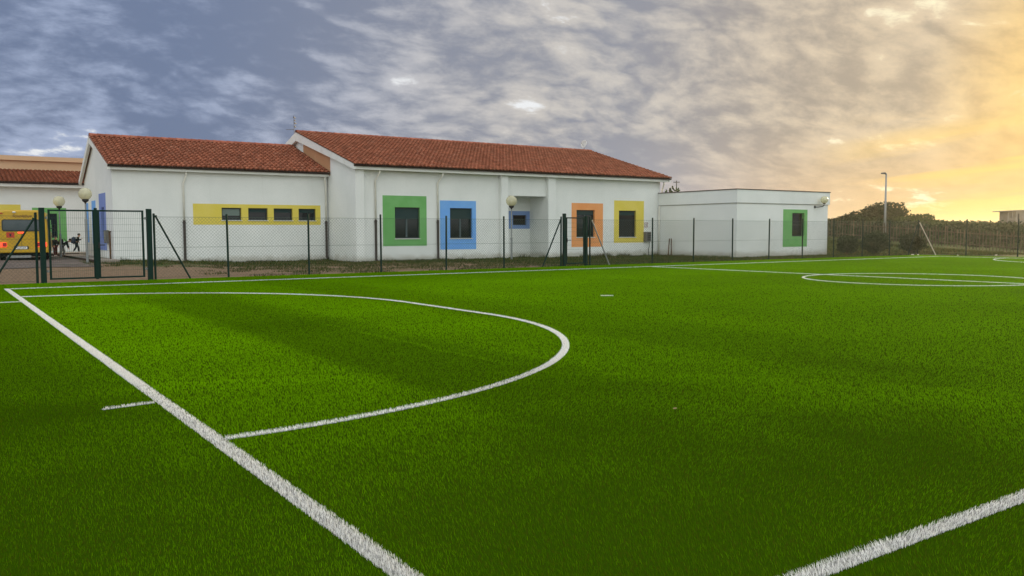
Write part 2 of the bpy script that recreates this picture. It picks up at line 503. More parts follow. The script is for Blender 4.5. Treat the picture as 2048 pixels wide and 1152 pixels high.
def build_ground():
    rs = np.concatenate([np.arange(0.0, 20, 5.0), np.arange(20, 66, 1.0), np.arange(66, 110, 3), np.geomspace(110, 900, 24)])
    na = 240
    V = [(0, 0, -0.03)]; Fq = []; Ft = []
    an = np.linspace(0, 2 * np.pi, na, endpoint=False)
    for r in rs[1:]:
        X = r * np.sin(an); Y = r * np.cos(an); Z = gz(X, Y)
        V += list(zip(X, Y, Z))
    for q in range(na):
        Ft.append((0, 1 + (q + 1) % na, 1 + q))
    for j in range(len(rs) - 2):
        for q in range(na):
            a = 1 + j * na + q; b2 = 1 + j * na + (q + 1) % na
            Fq.append((a, b2, b2 + na, a + na))
    V = np.array(V)
    o = np_mesh("ground", V, [(3, np.array(Ft)), (4, np.array(Fq))], np.full(len(Ft) + len(Fq), .5), ground_mat())
    o.data.polygons.foreach_set('use_smooth', [True] * len(o.data.polygons))
    struct(o, "bare brown earth and rough grass around the buildings")
build_ground()

# yard asphalt behind the double gate
def sheet(name, m, x0, x1, y0, y1, dz, nx=10, ny=10):
    xs = np.linspace(x0, x1, nx + 1); ys = np.linspace(y0, y1, ny + 1)
    b = MB()
    for i in range(nx):
        for j in range(ny):
            c = [(xs[i], ys[j]), (xs[i + 1], ys[j]), (xs[i + 1], ys[j + 1]), (xs[i], ys[j + 1])]
            b.face([(px, py, float(gz(px, py)) + dz) for px, py in c])
    return b.build(name, m, smooth=True)
M_ASPH = mat("worn_asphalt", (0.115, 0.088, 0.075), 0.9, 0.2, noise=(1.2, (0.17, 0.13, 0.11), .35, .7), bump=(30, .4, .01))
struct(sheet("yard_road", M_ASPH, -14, 5.9, 38.5, 58, 0.02, 20, 20), "weathered grey brown asphalt of the school yard")

# ------------------------------------------------------------------ turf and its lines
TX0, TX1, TY0, TY1 = -9.0, 49.65, -6.0, 28.78
GL, NS, FS, HW = 1.65, 2.245, 26.25, 25.0      # goal line X, near sideline Y, far sideline Y, halfway X
EX = 47.4                                     # far goal line X
YC = 14.45
def in_seg(x, y, ax, ay, bx, by, w):
    dx, dy = bx - ax, by - ay; L = math.hypot(dx, dy)
    t = ((x - ax) * dx + (y - ay) * dy) / L; s = ((x - ax) * -dy + (y - ay) * dx) / L
    return (t >= 0) & (t <= L) & (np.abs(s) <= w / 2)
def seg_pts(ax, ay, bx, by, w, n=60):
    dx, dy = bx - ax, by - ay; L = math.hypot(dx, dy); ux, uy = dx / L, dy / L
    P = [(ax + dx * i / n, ay + dy * i / n) for i in range(n + 1)]
    return [((p[0] - uy * w / 2, p[1] + ux * w / 2), (p[0] + uy * w / 2, p[1] - ux * w / 2)) for p in P]
def arc_pts(cx, cy, r, a0, a1, w, n=90, ry=None):
    ry = ry or r
    out = []
    for i in range(n + 1):
        a = a0 + (a1 - a0) * i / n
        out.append(((cx + (r - w / 2) * math.cos(a), cy + (ry - w / 2) * math.sin(a)), (cx + (r + w / 2) * math.cos(a), cy + (ry + w / 2) * math.sin(a))))
    return out
AR, ARY = 6.66, 6.83; A0, A1 = 13.03, 16.00      # penalty area: half axes, the two arc centres
LINES = [   # name, label, strips, width
    ("goal_line", "wide white goal line running towards the double gate", [seg_pts(GL, -2, GL, FS + .05, .120)], .120),
    ("touchline", "white touchline along the fence side of the pitch", [seg_pts(GL + .07, FS, EX, FS, .085, 120)], .085),
    ("touchline", "broad white touchline in the near right corner", [seg_pts(GL + .07, NS, 26, NS, .110)], .110),
    ("halfway_line", "thin white halfway line crossing the centre circle", [seg_pts(HW, NS + .07, HW, FS - .05, .08)], .08),
    ("penalty_arc", "large white curved penalty area line in front of the goal line",
     [arc_pts(GL, A0, AR, -math.pi / 2 + .010, 0, .095, ry=ARY), arc_pts(GL, A1, AR, 0, math.pi / 2 - .010, .095, ry=ARY), seg_pts(GL + AR, A0, GL + AR, A1, .095, 8)], .095),
    ("centre_circle", "white centre circle on the right of the pitch", [arc_pts(HW, YC, 3.35, 0, 2 * math.pi, .085, 120)], .085),
    ("penalty_arc", "far white penalty area line at the right edge",
     [arc_pts(EX, YC - 1.5, 6.5, math.pi, 1.5 * math.pi, .085), arc_pts(EX, YC + 1.5, 6.5, math.pi / 2, math.pi, .085), seg_pts(EX - 6.5, YC - 1.5, EX - 6.5, YC + 1.5, .085, 8)], .085),
    ("goal_line", "thin white goal line at the far end of the pitch", [seg_pts(EX, NS, EX, FS, .085)], .085),
    ("corner_tick", "short white tick outside the goal line, nearest the camera", [seg_pts(1.15, 7.84, GL - .07, 7.90, .075, 6)], .075),
    ("corner_tick", "short white tick at the left edge below the double gate", [seg_pts(1.0, 21.2, GL - .07, 21.22, .08, 6)], .08),
    ("penalty_mark", "small white penalty mark in the open turf", [seg_pts(12.80, 15.06, 13.04, 14.90, .12, 3)], .12),
]
def line_mask(x, y):
    m = in_seg(x, y, GL, -2, GL, FS + .05, .108) | in_seg(x, y, GL, FS, EX, FS, .075) | in_seg(x, y, GL, NS, 26, NS, .098) | in_seg(x, y, HW, NS, HW, FS, .07)
    for (cy, sg) in ((A0, -1), (A1, 1)):
        d = np.hypot(x - GL, (y - cy) * AR / ARY); m |= (np.abs(d - AR) < .041) & (x > GL) & ((y - cy) * sg >= 0)
    for (cy, sg) in ((YC - 1.5, -1), (YC + 1.5, 1)):
        d = np.hypot(x - EX, y - cy); m |= (np.abs(d - 6.5) < .045) & (x < EX) & ((y - cy) * sg >= 0)
    m |= in_seg(x, y, GL + AR, A0, GL + AR, A1, .082) | in_seg(x, y, EX - 6.5, YC - 1.5, EX - 6.5, YC + 1.5, .09)
    m |= np.abs(np.hypot(x - HW, y - YC) - 3.35) < .045
    m |= in_seg(x, y, EX, NS, EX, FS, .09) | in_seg(x, y, 1.15, 7.84, GL, 7.90, .08) | in_seg(x, y, 1.0, 21.2, GL, 21.22, .085) | in_seg(x, y, 12.8, 15.06, 13.04, 14.9, .12)
    return m

def vnoise(x, y, sc, seed=0):
    g = np.random.default_rng(seed).random((64, 64))
    u = np.asarray(x) / sc + 500.3; v = np.asarray(y) / sc + 500.7
    i = np.floor(u).astype(int); j = np.floor(v).astype(int); fx = u - i; fy = v - j
    fx = fx * fx * (3 - 2 * fx); fy = fy * fy * (3 - 2 * fy)
    A = g[i % 64, j % 64]; B = g[(i + 1) % 64, j % 64]; C = g[i % 64, (j + 1) % 64]; D = g[(i + 1) % 64, (j + 1) % 64]
    return (A * (1 - fx) + B * fx) * (1 - fy) + (C * (1 - fx) + D * fx) * fy

def turf_mat(name, base, brown, trans):
    m = bpy.data.materials.new(name)
    m.use_nodes = True
    k = NT(m.node_tree)
    b = k.n['Principled BSDF']
    b.inputs['Roughness'].default_value = 0.8; b.inputs['Specular IOR Level'].default_value = 0.0
    at = k.node('ShaderNodeAttribute', attribute_name='tint').outputs['Fac']
    # tint 0..1 = dark..light blade; the lowest few are dry curled thatch
    c = k.mix(k.sstep(at, 0.07, 0.09), brown, k.mix(at, tuple(v * (0.24 if base[0] < .5 else .62) for v in base), tuple(v * (1.60 if base[0] < .5 else 1.10) for v in base)))
    k.put(b.inputs['Base Color'], c)
    t = k.node('ShaderNodeBsdfTranslucent'); k.put(t.inputs[0], c)
    mx = k.node('ShaderNodeMixShader'); mx.inputs[0].default_value = trans
    k.l.new(b.outputs[0], mx.inputs[1]); k.l.new(t.outputs[0], mx.inputs[2])
    k.l.new(mx.outputs[0], k.n['Material Output'].inputs[0])
    return m
M_BLADE = turf_mat("turf_blade", (0.150, 0.350, 0.0), (0.075, 0.072, 0.008), 0.35)
M_WBLADE = turf_mat("white_turf_blade", (0.88, 0.88, 0.88), (0.40, 0.39, 0.37), 0.20)
M_TBASE = mat("turf_infill", (0.026, 0.066, 0.001), 0.95, 0.0, noise=(40, (0.034, 0.056, 0.002), .4, .7))
M_LBASE = mat("white_turf_base", (0.26, 0.26, 0.26), 0.9, 0.1, noise=(60, (0.16, 0.17, 0.14), .4, .7))

def lean_field(x, y):
    """pile direction: rolls of turf about two metres wide, brushed alternately, plus drifting patches."""
    roll = np.floor((x - 1.75) / 2.05)
    s = np.where(roll % 2 == 0, 1.0, -1.0) * (0.35 + 0.65 * (vnoise(roll * 3.1, y * 0.15, 1.0, 5)))
    lx = 0.20 * (vnoise(x, y, 2.2, 1) - .5) * 2
    ly = 0.42 * s * smooth01(x, 14, 6) + 0.3 * (vnoise(x, y, 3.1, 2) - .5) * 2
    return lx, ly
def blade_arrays(x, y, h, w, lx, ly, z0, near):
    n = len(x)
    a = rng.random(n) * 2 * np.pi
    # blades face roughly any way; cheap far blades turn their flat side to the pitch diagonal
    cx, cy = np.cos(a) * w / 2, np.sin(a) * w / 2
    jx = lx + rng.normal(0, .25, n); jy = ly + rng.normal(0, .25, n)
    tipx, tipy = x + jx * h, y + jy * h
    zt = z0 + h * np.clip(1 - .35 * (jx * jx + jy * jy), .45, 1)
    if near:
        mx_, my_ = x + jx * h * .35, y + jy * h * .35; zm = z0 + h * .55
        V = np.stack([np.stack([x - cx, y - cy, z0 + 0 * x], 1), np.stack([x + cx, y + cy, z0 + 0 * x], 1),
                      np.stack([mx_ + cx * .9, my_ + cy * .9, zm], 1), np.stack([mx_ - cx * .9, my_ - cy * .9, zm], 1),
                      np.stack([tipx, tipy, zt], 1)], 1).reshape(-1, 3)
        i = np.arange(n)[:, None] * 5
        return V, [(4, i + np.array([[0, 1, 2, 3]])), (3, i + np.array([[3, 2, 4]]))]
    V = np.stack([np.stack([x - cx, y - cy, z0 + 0 * x], 1), np.stack([x + cx, y + cy, z0 + 0 * x], 1), np.stack([tipx, tipy, zt], 1)], 1).reshape(-1, 3)
    i = np.arange(n)[:, None] * 3
    return V, [(3, i + np.array([[0, 1, 2]]))]
def bw(r): return np.maximum(0.0013, 0.00042 * r)
BH = 0.021
def bdens(r, k): return k / (bw(r) * BH)
def worn_shaded(x, y):
    """ragged mask near the camera: brown trodden patches plus painted foreground shade."""
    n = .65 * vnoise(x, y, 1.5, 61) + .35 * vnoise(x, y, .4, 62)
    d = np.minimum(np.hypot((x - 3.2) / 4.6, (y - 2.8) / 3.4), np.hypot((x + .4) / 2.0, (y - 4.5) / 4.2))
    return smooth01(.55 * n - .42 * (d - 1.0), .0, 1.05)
def tone(x, y, n):
    """per-blade lightness: random, with slow drifts from roll to roll."""
    xe = x + .12 * (vnoise(x, y, .7, 17) - .5)                       # rolls of turf laid side by side, brushed lighter and darker
    rr = np.interp(xe, [-9, -2.6, -2.2, 0.3, 1.1, 1.7, 3.6, 4.0, 5.2, 5.9, 7.6, 8.2, 10, 10.6, 60], [.0, .0, -.3, -.75, -.5, .55, .55, -.75, -.75, .25, .25, -.25, -.25, .1, .1])
    rr = rr * smooth01(y + 1.2 * vnoise(x, y, 2.0, 18), 5.0, 9.0) * smooth01(y, 22, 17)
    r = np.hypot(x, y)
    t = 0.50 + 0.12 * (vnoise(x, y, 1.6, 7) - .5) + 0.14 * (vnoise(x, y, 5.0, 8) - .5) + 0.24 * rr * smooth01(x, 16, 9) + rng.normal(0, 1, n) * np.interp(r, [4, 7, 12], [.17, .12, .05])
    t = t + .24 * np.exp(-((xe - 5.28) / .05) ** 2) * smooth01(y, 7, 9) * smooth01(y, 15, 11)      # a raised seam between two rolls
    wr = worn_shaded(x, y)
    t = t - 0.68 * wr  # foreground shade painted into the blade tint
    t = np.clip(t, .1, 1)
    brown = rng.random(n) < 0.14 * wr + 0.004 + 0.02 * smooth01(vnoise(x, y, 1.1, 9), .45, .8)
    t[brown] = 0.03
    return t
def build_turf():
    b = MB()
    nx, ny = 12, 8
    xs = np.linspace(TX0, TX1, nx + 1); ys = np.linspace(TY0, TY1, ny + 1)
    for i in range(nx):
        for j in range(ny):
            b.face([(xs[i], ys[j], 0), (xs[i + 1], ys[j], 0), (xs[i + 1], ys[j + 1], 0), (xs[i], ys[j + 1], 0)])
    # the mat's cut edge
    b.face([(TX0, TY1, 0), (TX1, TY1, 0), (TX1, TY1, -0.05), (TX0, TY1, -0.05)])
    b.face([(TX1, TY0, 0), (TX1, TY1, 0), (TX1, TY1, -0.05), (TX1, TY0, -0.05)])
    struct(b.build("turf", M_TBASE), "artificial green turf of the football pitch")
    # pile
    R0, R1 = 1.6, 60.0
    az0, az1 = YAW - rad(58), YAW + rad(66)
    edges = np.geomspace(R0, R1, 60)
    X, Y = [], []
    for a, c in zip(edges[:-1], edges[1:]):
        area = .5 * (az1 - az0) * (c * c - a * a)
        n = int(area * bdens((a + c) / 2, 0.30))
        r = np.sqrt(rng.uniform(a * a, c * c, n)); t = rng.uniform(az0, az1, n)
        X.append(r * np.sin(t)); Y.append(r * np.cos(t))
    X = np.concatenate(X); Y = np.concatenate(Y)
    ok = (X > TX0) & (X < TX1) & (Y > TY0) & (Y < TY1)
    X, Y = X[ok], Y[ok]
    ok = ~line_mask(X, Y) & (rng.random(len(X)) > .15 * worn_shaded(X, Y)); X, Y = X[ok], Y[ok]
    r = np.hypot(X, Y)
    out_v, fq, ft, tq, tt = [], [], [], [], []
    off = 0
    for near in (True, False):
        s = (r < 9) if near else (r >= 9)
        x, y, rr = X[s], Y[s], r[s]
        n = len(x)
        h = BH * rng.uniform(.7, 1.2, n) * (1 + .25 * (rng.random(n) < .04))
        lx, ly = lean_field(x, y)
        V, fs = blade_arrays(x, y, h, bw(rr) * rng.uniform(.75, 1.25, n), lx, ly, 0.0, near)
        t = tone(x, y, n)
        for kk, f in fs:
            if kk == 4: fq.append(f + off); tq.append(t)
            else: ft.append(f + off); tt.append(t)
        out_v.append(V); off += len(V)
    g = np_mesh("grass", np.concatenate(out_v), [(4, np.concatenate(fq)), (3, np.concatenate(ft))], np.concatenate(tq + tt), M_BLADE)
    tag(g, "short green artificial grass pile of the pitch", "grass", kind='stuff')
    # lines: a woven strip with its own white pile
    for name, label, strips, w in LINES:
        VV, fq, ft, tn = [], [], [], []
        off = 0
        tq = []
        for st in strips:
            st = np.array(st)                       # (n+1, 2, 2)
            cen = st.mean(1, keepdims=True); A = np.concatenate([cen + (st - cen) * .80, np.full(st.shape[:2] + (1,), 0.004)], 2).reshape(-1, 3)
            i = np.arange(len(st) - 1)[:, None] * 2
            fq.append(i + np.array([[0, 1, 3, 2]]) + off); tq.append(np.full(len(st) - 1, .5))
            VV.append(A); off += len(A)
            c = st.mean(1); seg = np.linalg.norm(c[1:] - c[:-1], axis=1)
            for s in range(len(seg)):
                mid = (c[s] + c[s + 1]) / 2; rm = float(np.hypot(*mid))
                if rm < 2.3 or rm > 62: continue
                n = int(seg[s] * w * float(bdens(rm, 0.52 if rm < 9 else 1.1)) * (1.0 if rm < 9 else 1.8)) + 1
                u = rng.random(n)[:, None]; v = rng.random(n)[:, None]
                L = st[s, 0] * (1 - u) + st[s + 1, 0] * u; Rr = st[s, 1] * (1 - u) + st[s + 1, 1] * u
                P = L * (1 - v) + Rr * v
                x, y = P[:, 0], P[:, 1]
                lx, ly = lean_field(x, y)
                near = rm < 9
                V, fs = blade_arrays(x, y, BH * rng.uniform(.75, 1.2, n), bw(np.full(n, rm)) * rng.uniform(.8, 1.3, n) * (1.0 if near else .75), lx, ly, 0.004, near)
                t = np.clip(.86 + rng.normal(0, .16, n), .1, 1); t[rng.random(n) < .04] = .03
                for kk, f in fs:
                    if kk == 4: fq.append(f + off); tq.append(t)
                    else: ft.append(f + off); tn.append(t)
                VV.append(V); off += len(V)
        fl = [(4, np.concatenate(fq))] + ([(3, np.concatenate(ft))] if ft else [])
        o = np_mesh(name, np.concatenate(VV), fl, np.concatenate(tq + tn), M_WBLADE)
        o.data.materials.append(M_LBASE)
        mi = np.zeros(len(o.data.polygons), np.int32); k0 = 0
        for f, tv in zip(fq, tq):
            if len(tv) and tv[0] == .5 and (tv == .5).all(): mi[k0:k0 + len(f)] = 1
            k0 += len(f)
        o.data.polygons.foreach_set('material_index', mi)
        struct(o, label)
build_turf()

# ------------------------------------------------------------------ buildings
def wall_y(b, y, x0, x1, z0, z1, holes, depth=0.0):
    """wall in the plane Y=y facing -Y with rectangular holes (x0,x1,z0,z1) and reveals of the given depth."""
    xs = sorted({x0, x1, *[h[0] for h in holes], *[h[1] for h in holes]}); zs = sorted({z0, z1, *[h[2] for h in holes], *[h[3] for h in holes]})
    for i in range(len(xs) - 1):
        for j in range(len(zs) - 1):
            cx, cz = (xs[i] + xs[i + 1]) / 2, (zs[j] + zs[j + 1]) / 2
            if any(h[0] < cx < h[1] and h[2] < cz < h[3] for h in holes): continue
            b.face([(xs[i], y, zs[j]), (xs[i + 1], y, zs[j]), (xs[i + 1], y, zs[j + 1]), (xs[i], y, zs[j + 1])])
    if depth:
        for (a, c, d, e) in holes:
            b.face([(a, y, d), (a, y + depth, d), (a, y + depth, e), (a, y, e)]); b.face([(c, y, d), (c, y, e), (c, y + depth, e), (c, y + depth, d)])
            b.face([(a, y, e), (a, y + depth, e), (c, y + depth, e), (c, y, e)]); b.face([(a, y, d), (c, y, d), (c, y + depth, d), (a, y + depth, d)])
def panel_y(name, m, parent, y, x0, x1, z0, z1, hole=None, t=0.004, depth=0.16):
    """painted field round a window, with the painted reveal."""
    b = MB()
    holes = hole if isinstance(hole, list) else [hole] if hole else []
    wall_y(b, y - t, x0, x1, z0, z1, holes, depth if holes else 0)
    for q in ([(x0, y - t, z0), (x0, y, z0), (x0, y, z1), (x0, y - t, z1)], [(x1, y - t, z0), (x1, y - t, z1), (x1, y, z1), (x1, y, z0)],
              [(x0, y - t, z1), (x0, y, z1), (x1, y, z1), (x1, y - t, z1)], [(x0, y - t, z0), (x1, y - t, z0), (x1, y, z0), (x0, y, z0)]):
        b.face(q)
    return b.build(name, m, parent)
def window_y(parent, y, x0, x1, z0, z1, dep=0.14, mull=True, shutter=0.0, sill=True, shut_mat=None):
    """window set back in a wall facing -Y: frame, pane, mullion, roller shutter, stone sill."""
    fr = MB(); w = .06; yy = y + dep
    fr.box(x0, x0 + w, yy - .03, yy + .05, z0, z1); fr.box(x1 - w, x1, yy - .03, yy + .05, z0, z1)
    fr.box(x0 + w, x1 - w, yy - .03, yy + .05, z1 - w, z1); fr.box(x0 + w, x1 - w, yy - .03, yy + .05, z0, z0 + w)
    f = fr.build('window', M_FRAME, parent)
    p = MB(); p.box(x0 + w, x1 - w, yy + .01, yy + .02, z0 + w, z1 - w); p.build('pane', M_GLASS, f)
    if mull:
        q = MB(); xm = (x0 + x1) / 2; q.box(xm - .05, xm + .05, yy - .025, yy + .008, z0 + w, z1 - w); q.build('mullion', M_MULL, f)
    if shutter:
        q = MB(); zt = z1 - w; zb = zt - shutter; n = max(3, int(shutter / .055))
        for i in range(n):
            a = zb + (zt - zb) * i / n; c = zb + (zt - zb) * (i + 1) / n
            q.face([(x0 + w, yy - .036, a), (x1 - w, yy - .036, a), (x1 - w, yy - .044, (a + c) / 2), (x0 + w, yy - .044, (a + c) / 2)])
            q.face([(x0 + w, yy - .044, (a + c) / 2), (x1 - w, yy - .044, (a + c) / 2), (x1 - w, yy - .036, c), (x0 + w, yy - .036, c)])
        q.box(x0 + w, x1 - w, yy - .046, yy - .031, zb - .03, zb)
        q.build('shutter', shut_mat or M_SHUT, f)
    if sill:
        q = MB(); q.box(x0 - .03, x1 + .03, y - .045, yy - .032, z0 - .035, z0 + .003); q.build('sill', M_SILL, f)
    return f

def tiles(name, parent, x0, x1, ye, ze, yr, zr, rows=None, pitch=.235, seed=1, light=True):
    """one slope of barrel tiles from eave (ye,ze) up to ridge (yr,zr); every tile a curved shell with its own tint."""
    R = random.Random(seed)
    dy, dz = yr - ye, zr - ze; L = math.hypot(dy, dz); uy, uz = dy / L, dz / L; ny, nz = -uz, uy
    if ny * 0 + nz < 0: ny, nz = -ny, -nz
    rows = rows or int(L / .36)
    n = int(round((x1 - x0) / pitch)); pw = (x1 - x0) / n
    b = MB(); K = 6
    for i in range(n):
        colj = R.gauss(0, .006)
        for j in range(rows):
            s0 = L * j / rows - .03; s1 = L * (j + 1) / rows + .04
            tint = min(1, max(0, R.gauss(.5, .2)))
            if light and j < 5 and R.random() < .45 - .08 * j: tint = min(1, tint + .38)
            if R.random() < .05: tint = max(0, tint - .3)
            lift = .052 + R.gauss(0, .005); jx = colj + R.gauss(0, .006); tw = R.gauss(0, .006)
            # cover tile: convex, wide end down-slope; pan tile: concave between covers
            ring = []
            for (s, rr, lf) in ((s0, .098, lift), (s1, .082, .012)):
                row = []
                for q in range(K + 1):
                    a = math.pi * q / K
                    xx = x0 + (i + .5) * pw + jx + tw * (s - s0) - rr * pw / .235 * math.cos(a); hh = lf + rr * .85 * math.sin(a)
                    row.append((xx, ye + uy * s + ny * hh, ze + uz * s + nz * hh))
                ring.append(row)
            for q in range(K):
                b.face([ring[0][q], ring[0][q + 1], ring[1][q + 1], ring[1][q]], tint)
            b.face([(p[0], p[1], p[2]) for p in ring[0]], max(0, tint - .45))
        for j in range(rows):
            s0 = L * j / rows - .05; s1 = L * (j + 1) / rows + .03
            tint = min(1, max(0, R.gauss(.36, .16)))
            xa, xb = x0 + (i - .32) * pw, x0 + (i + .32) * pw
            pts = []
            for (s, lf) in ((s0, .05), (s1, .016)):
                pts.append([(xa, ye + uy * s + ny * (lf + .035), ze + uz * s + nz * (lf + .035)), ((xa + xb) / 2, ye + uy * s + ny * lf, ze + uz * s + nz * lf), (xb, ye + uy * s + ny * (lf + .035), ze + uz * s + nz * (lf + .035))])
            for q in range(2):
                b.face([pts[0][q], pts[0][q + 1], pts[1][q + 1], pts[1][q]], tint)
    return b.build(name, M_TILE, parent)
def ridge_tiles(parent, x0, x1, y, z, seed=2):
    R = random.Random(seed); b = MB(); n = int((x1 - x0) / .38)
    for i in range(n):
        a = x0 + (x1 - x0) * i / n; c = x0 + (x1 - x0) * (i + 1) / n + .04
        t = min(1, max(0, R.gauss(.5, .22)))
        for q in range(6):
            p0 = math.pi * q / 6; p1 = math.pi * (q + 1) / 6
            P = lambda xx, pp, rr: (xx, y - rr * math.cos(pp), z - .04 + rr * .9 * math.sin(pp))
            b.face([P(a, p0, .15), P(a, p1, .15), P(c, p1, .13), P(c, p0, .13)], t)
    return b.build('ridge_tiles', M_TILE2, parent)
def deck(name, m, parent, x0, x1, ye, ze, yr, zr, th):
    b = MB(); b.prism([(ye, ze), (yr, zr), (yr, zr - th), (ye, ze - th)], 'x', x0, x1); return b.build(name, m, parent)
def downpipe(parent, xt, xb, y_top, y, z_top, z_bend, z_dark, z0):
    b = MB(); b.tube([(xt, y_top, z_top), (xt, y_top - .0, z_top - .16), (xb, y, z_bend), (xb, y, z_dark)], .045, 10)
    d = b.build('downpipe', M_PIPEW, parent, smooth=True)
    b = MB(); b.tube([(xb, y, z_dark + .01), (xb, y, z0 + .12), (xb + .03, y - .10, z0 + .03)], .062, 10)
    b.box(xb - .08, xb + .08, y - .02, y + .085, z_dark - .12, z_dark - .09)
    b.build('downpipe_boot', M_PIPEB, d)
    for zz in ((z_bend + z_dark) / 2, z_bend - .15):
        c = MB(); c.lathe((xb, y, zz), [(.058, -.02), (.058, .02)], 10); c.build('pipe_clip', M_PIPEW, d)
    return d

# ---- main hall
def build_hall():
    o = thing("school_hall", (17.75, 40.05, 0), "white main school building with tiled roof, four coloured window panels and three pillars", "building")
    Y = 40.05; k = Y / 39.8
    fx = lambda v: v * k
    fz = lambda v: 1.5 + (v - 1.5) * k
    gw = (fx(19.91), fx(21.36), fz(1.15), fz(2.77)); bwn = (fx(23.2), fx(24.60), fz(1.14), fz(2.77))
    ow = (fx(31.91), fx(33.30), fz(1.14), fz(2.77)); yw = (fx(35.26), fx(36.68), fz(1.13), fz(2.77))
    X0, X1 = 17.75, 38.85
    b = MB()
    wall_y(b, Y, X0 + .02, 26.6, -.3, 4.74, [gw, bwn], .02)
    wall_y(b, Y, 29.95, X1, -.3, 4.74, [ow, yw], .02)
    wall_y(b, Y, 26.6, 29.95, 3.53, 4.74, [])                        # lintel over the recess
    YR = 41.65
    rw = (28.58, 29.56, 1.88, 2.47)
    wall_y(b, YR, 26.6, 29.82, -.3, 3.53, [rw], .02)
    b.face([(26.6, Y, 3.53), (29.95, Y, 3.53), (29.95, YR, 3.53), (26.6, YR, 3.53)])
    b.face([(29.82, Y, -.3), (29.82, YR, -.3), (29.82, YR, 3.53), (29.82, Y, 3.53)])
    b.face([(26.95, Y, -.3), (26.95, YR, -.3), (26.95, YR, 3.53), (26.95, Y, 3.53)])
    # gable end facing left, and its twin at the right, and the back
    SL = .2907
    top = lambda yy: 4.84 + SL * (yy - 39.45) if yy <= 47.5 else 7.18 - SL * (yy - 47.5)
    for xx in (X0, X1):
        b.face([(xx, Y, -.3), (xx, 55, -.3), (xx, 55, top(55) - .12), (xx, 47.5, top(47.5) - .12), (xx, Y, top(Y) - .12)])
    b.face([(X0, 55, -.3), (X1, 55, -.3), (X1, 55, 4.8), (X0, 55, 4.8)])
    b.build('wall', M_WALL, o)
    for (pa, pb) in ((17.745, 18.21), (26.53, 27.01), (29.82, 30.37)):
        b = MB(); b.box(pa, pb, 39.8, Y - .002, -.3, 4.64); b.build('pillar', M_WALL, o, bevel=.012)
    b = MB(); b.box(38.52, 39.0, 40.06, 40.9, 3.2, 4.64); b.build('pillar', M_WALL, o, bevel=.012)
    # painted fields and windows
    panel_y('painted_panel', M_GREEN, o, Y, fx(19.22), fx(21.77), fz(.76), fz(3.37), gw)
    panel_y('painted_panel', M_BLUE, o, Y, fx(22.58), fx(24.85), fz(.54), fz(3.17), bwn)
    panel_y('painted_panel', M_ORANGE, o, Y, fx(31.53), fx(33.97), fz(.56), fz(3.18), ow)
    panel_y('painted_panel', M_YELLOW, o, Y, fx(34.86), fx(37.35), fz(.78), fz(3.39), yw)
    panel_y('painted_panel', mat("slate_blue_paint", (0.20, 0.31, 0.60), 0.85, 0.2, noise=(1.1, (0.23, 0.34, 0.62), .35, .7)), o, YR, 28.28, 29.80, 1.66, 2.71, rw)
    window_y(o, Y, *gw, shutter=.52); window_y(o, Y, *bwn, shutter=.48)
    window_y(o, Y, *ow, shutter=.2); window_y(o, Y, *yw, mull=False, shutter=.2); window_y(o, YR, *rw, mull=False, sill=False)
    # tan field on the gable above the wing roof
    b = MB(); t = .004
    pts = [(43.02, 4.5), (46.9, 4.5), (46.9, top(46.9) - .14), (43.02, top(43.02) - .14)]
    b.prism(pts, 'x', X0 - t, X0); b.build('tan_panel', M_TAN, o)
    # roof
    RX0, RX1 = 17.56, 39.40
    rf = deck('roof', M_TRIM, o, RX0 + .03, RX1 - .03, 39.52, 4.855, 47.5, 7.165, .10)
    tiles('roof_tiles', rf, RX0, RX1, 39.42, 4.84, 47.5, 7.18, seed=4)
    b = MB(); b.prism([(47.5, 7.24), (55.4, 4.95), (55.4, 4.85), (47.5, 7.14)], 'x', RX0 + .03, RX1 - .03); b.build('rear_slope', M_TILE2, rf)
    ridge_tiles(rf, RX0, RX1, 47.52, 7.25, 5)
    for (a, c) in ((RX0 - .03, RX0 + .12), (RX1 - .12, RX1 + .02)):
        b = MB(); b.prism([(39.52, 4.88), (47.5, 7.20), (47.5, 6.72), (39.52, 4.62)], 'x', a, c); b.build('barge_board', M_TRIM, rf)
        b = MB(); b.prism([(55.3, 4.93), (47.502, 7.20), (47.502, 6.72), (55.3, 4.62)], 'x', a, c); b.build('barge_board', M_TRIM, rf)
    b = MB(); b.box(RX0 + .12, RX1 - .12, 39.60, 39.74, 4.63, 4.87); b.box(RX0 + .12, RX1 - .12, 39.742, 40.04, 4.645, 4.70)
    b.build('fascia', M_TRIM, o)
    g = MB(); g.prism([(39.44, 4.865), (39.46, 4.79), (39.52, 4.765), (39.58, 4.79), (39.595, 4.865), (39.57, 4.865), (39.56, 4.81), (39.52, 4.79), (39.48, 4.81), (39.465, 4.865)], 'x', RX0 - .02, RX1 + .02)
    g.build('gutter', M_GUTTER, o)
    downpipe(o, 19.05, fx(18.80), 39.72, 39.98, 4.66, 4.13, 2.12, -.03)
    downpipe(o, 22.74, fx(22.42), 39.72, 39.98, 4.66, 4.10, 2.12, -.03)
    b = MB(); b.tube([(38.95, 39.7, 4.62), (39.0, 39.7, 4.5), (39.32, 40.2, 4.15), (39.32, 40.2, 3.95)], .045, 10); b.build('downpipe', M_PIPEW, o, smooth=True)
    return o
build_hall()

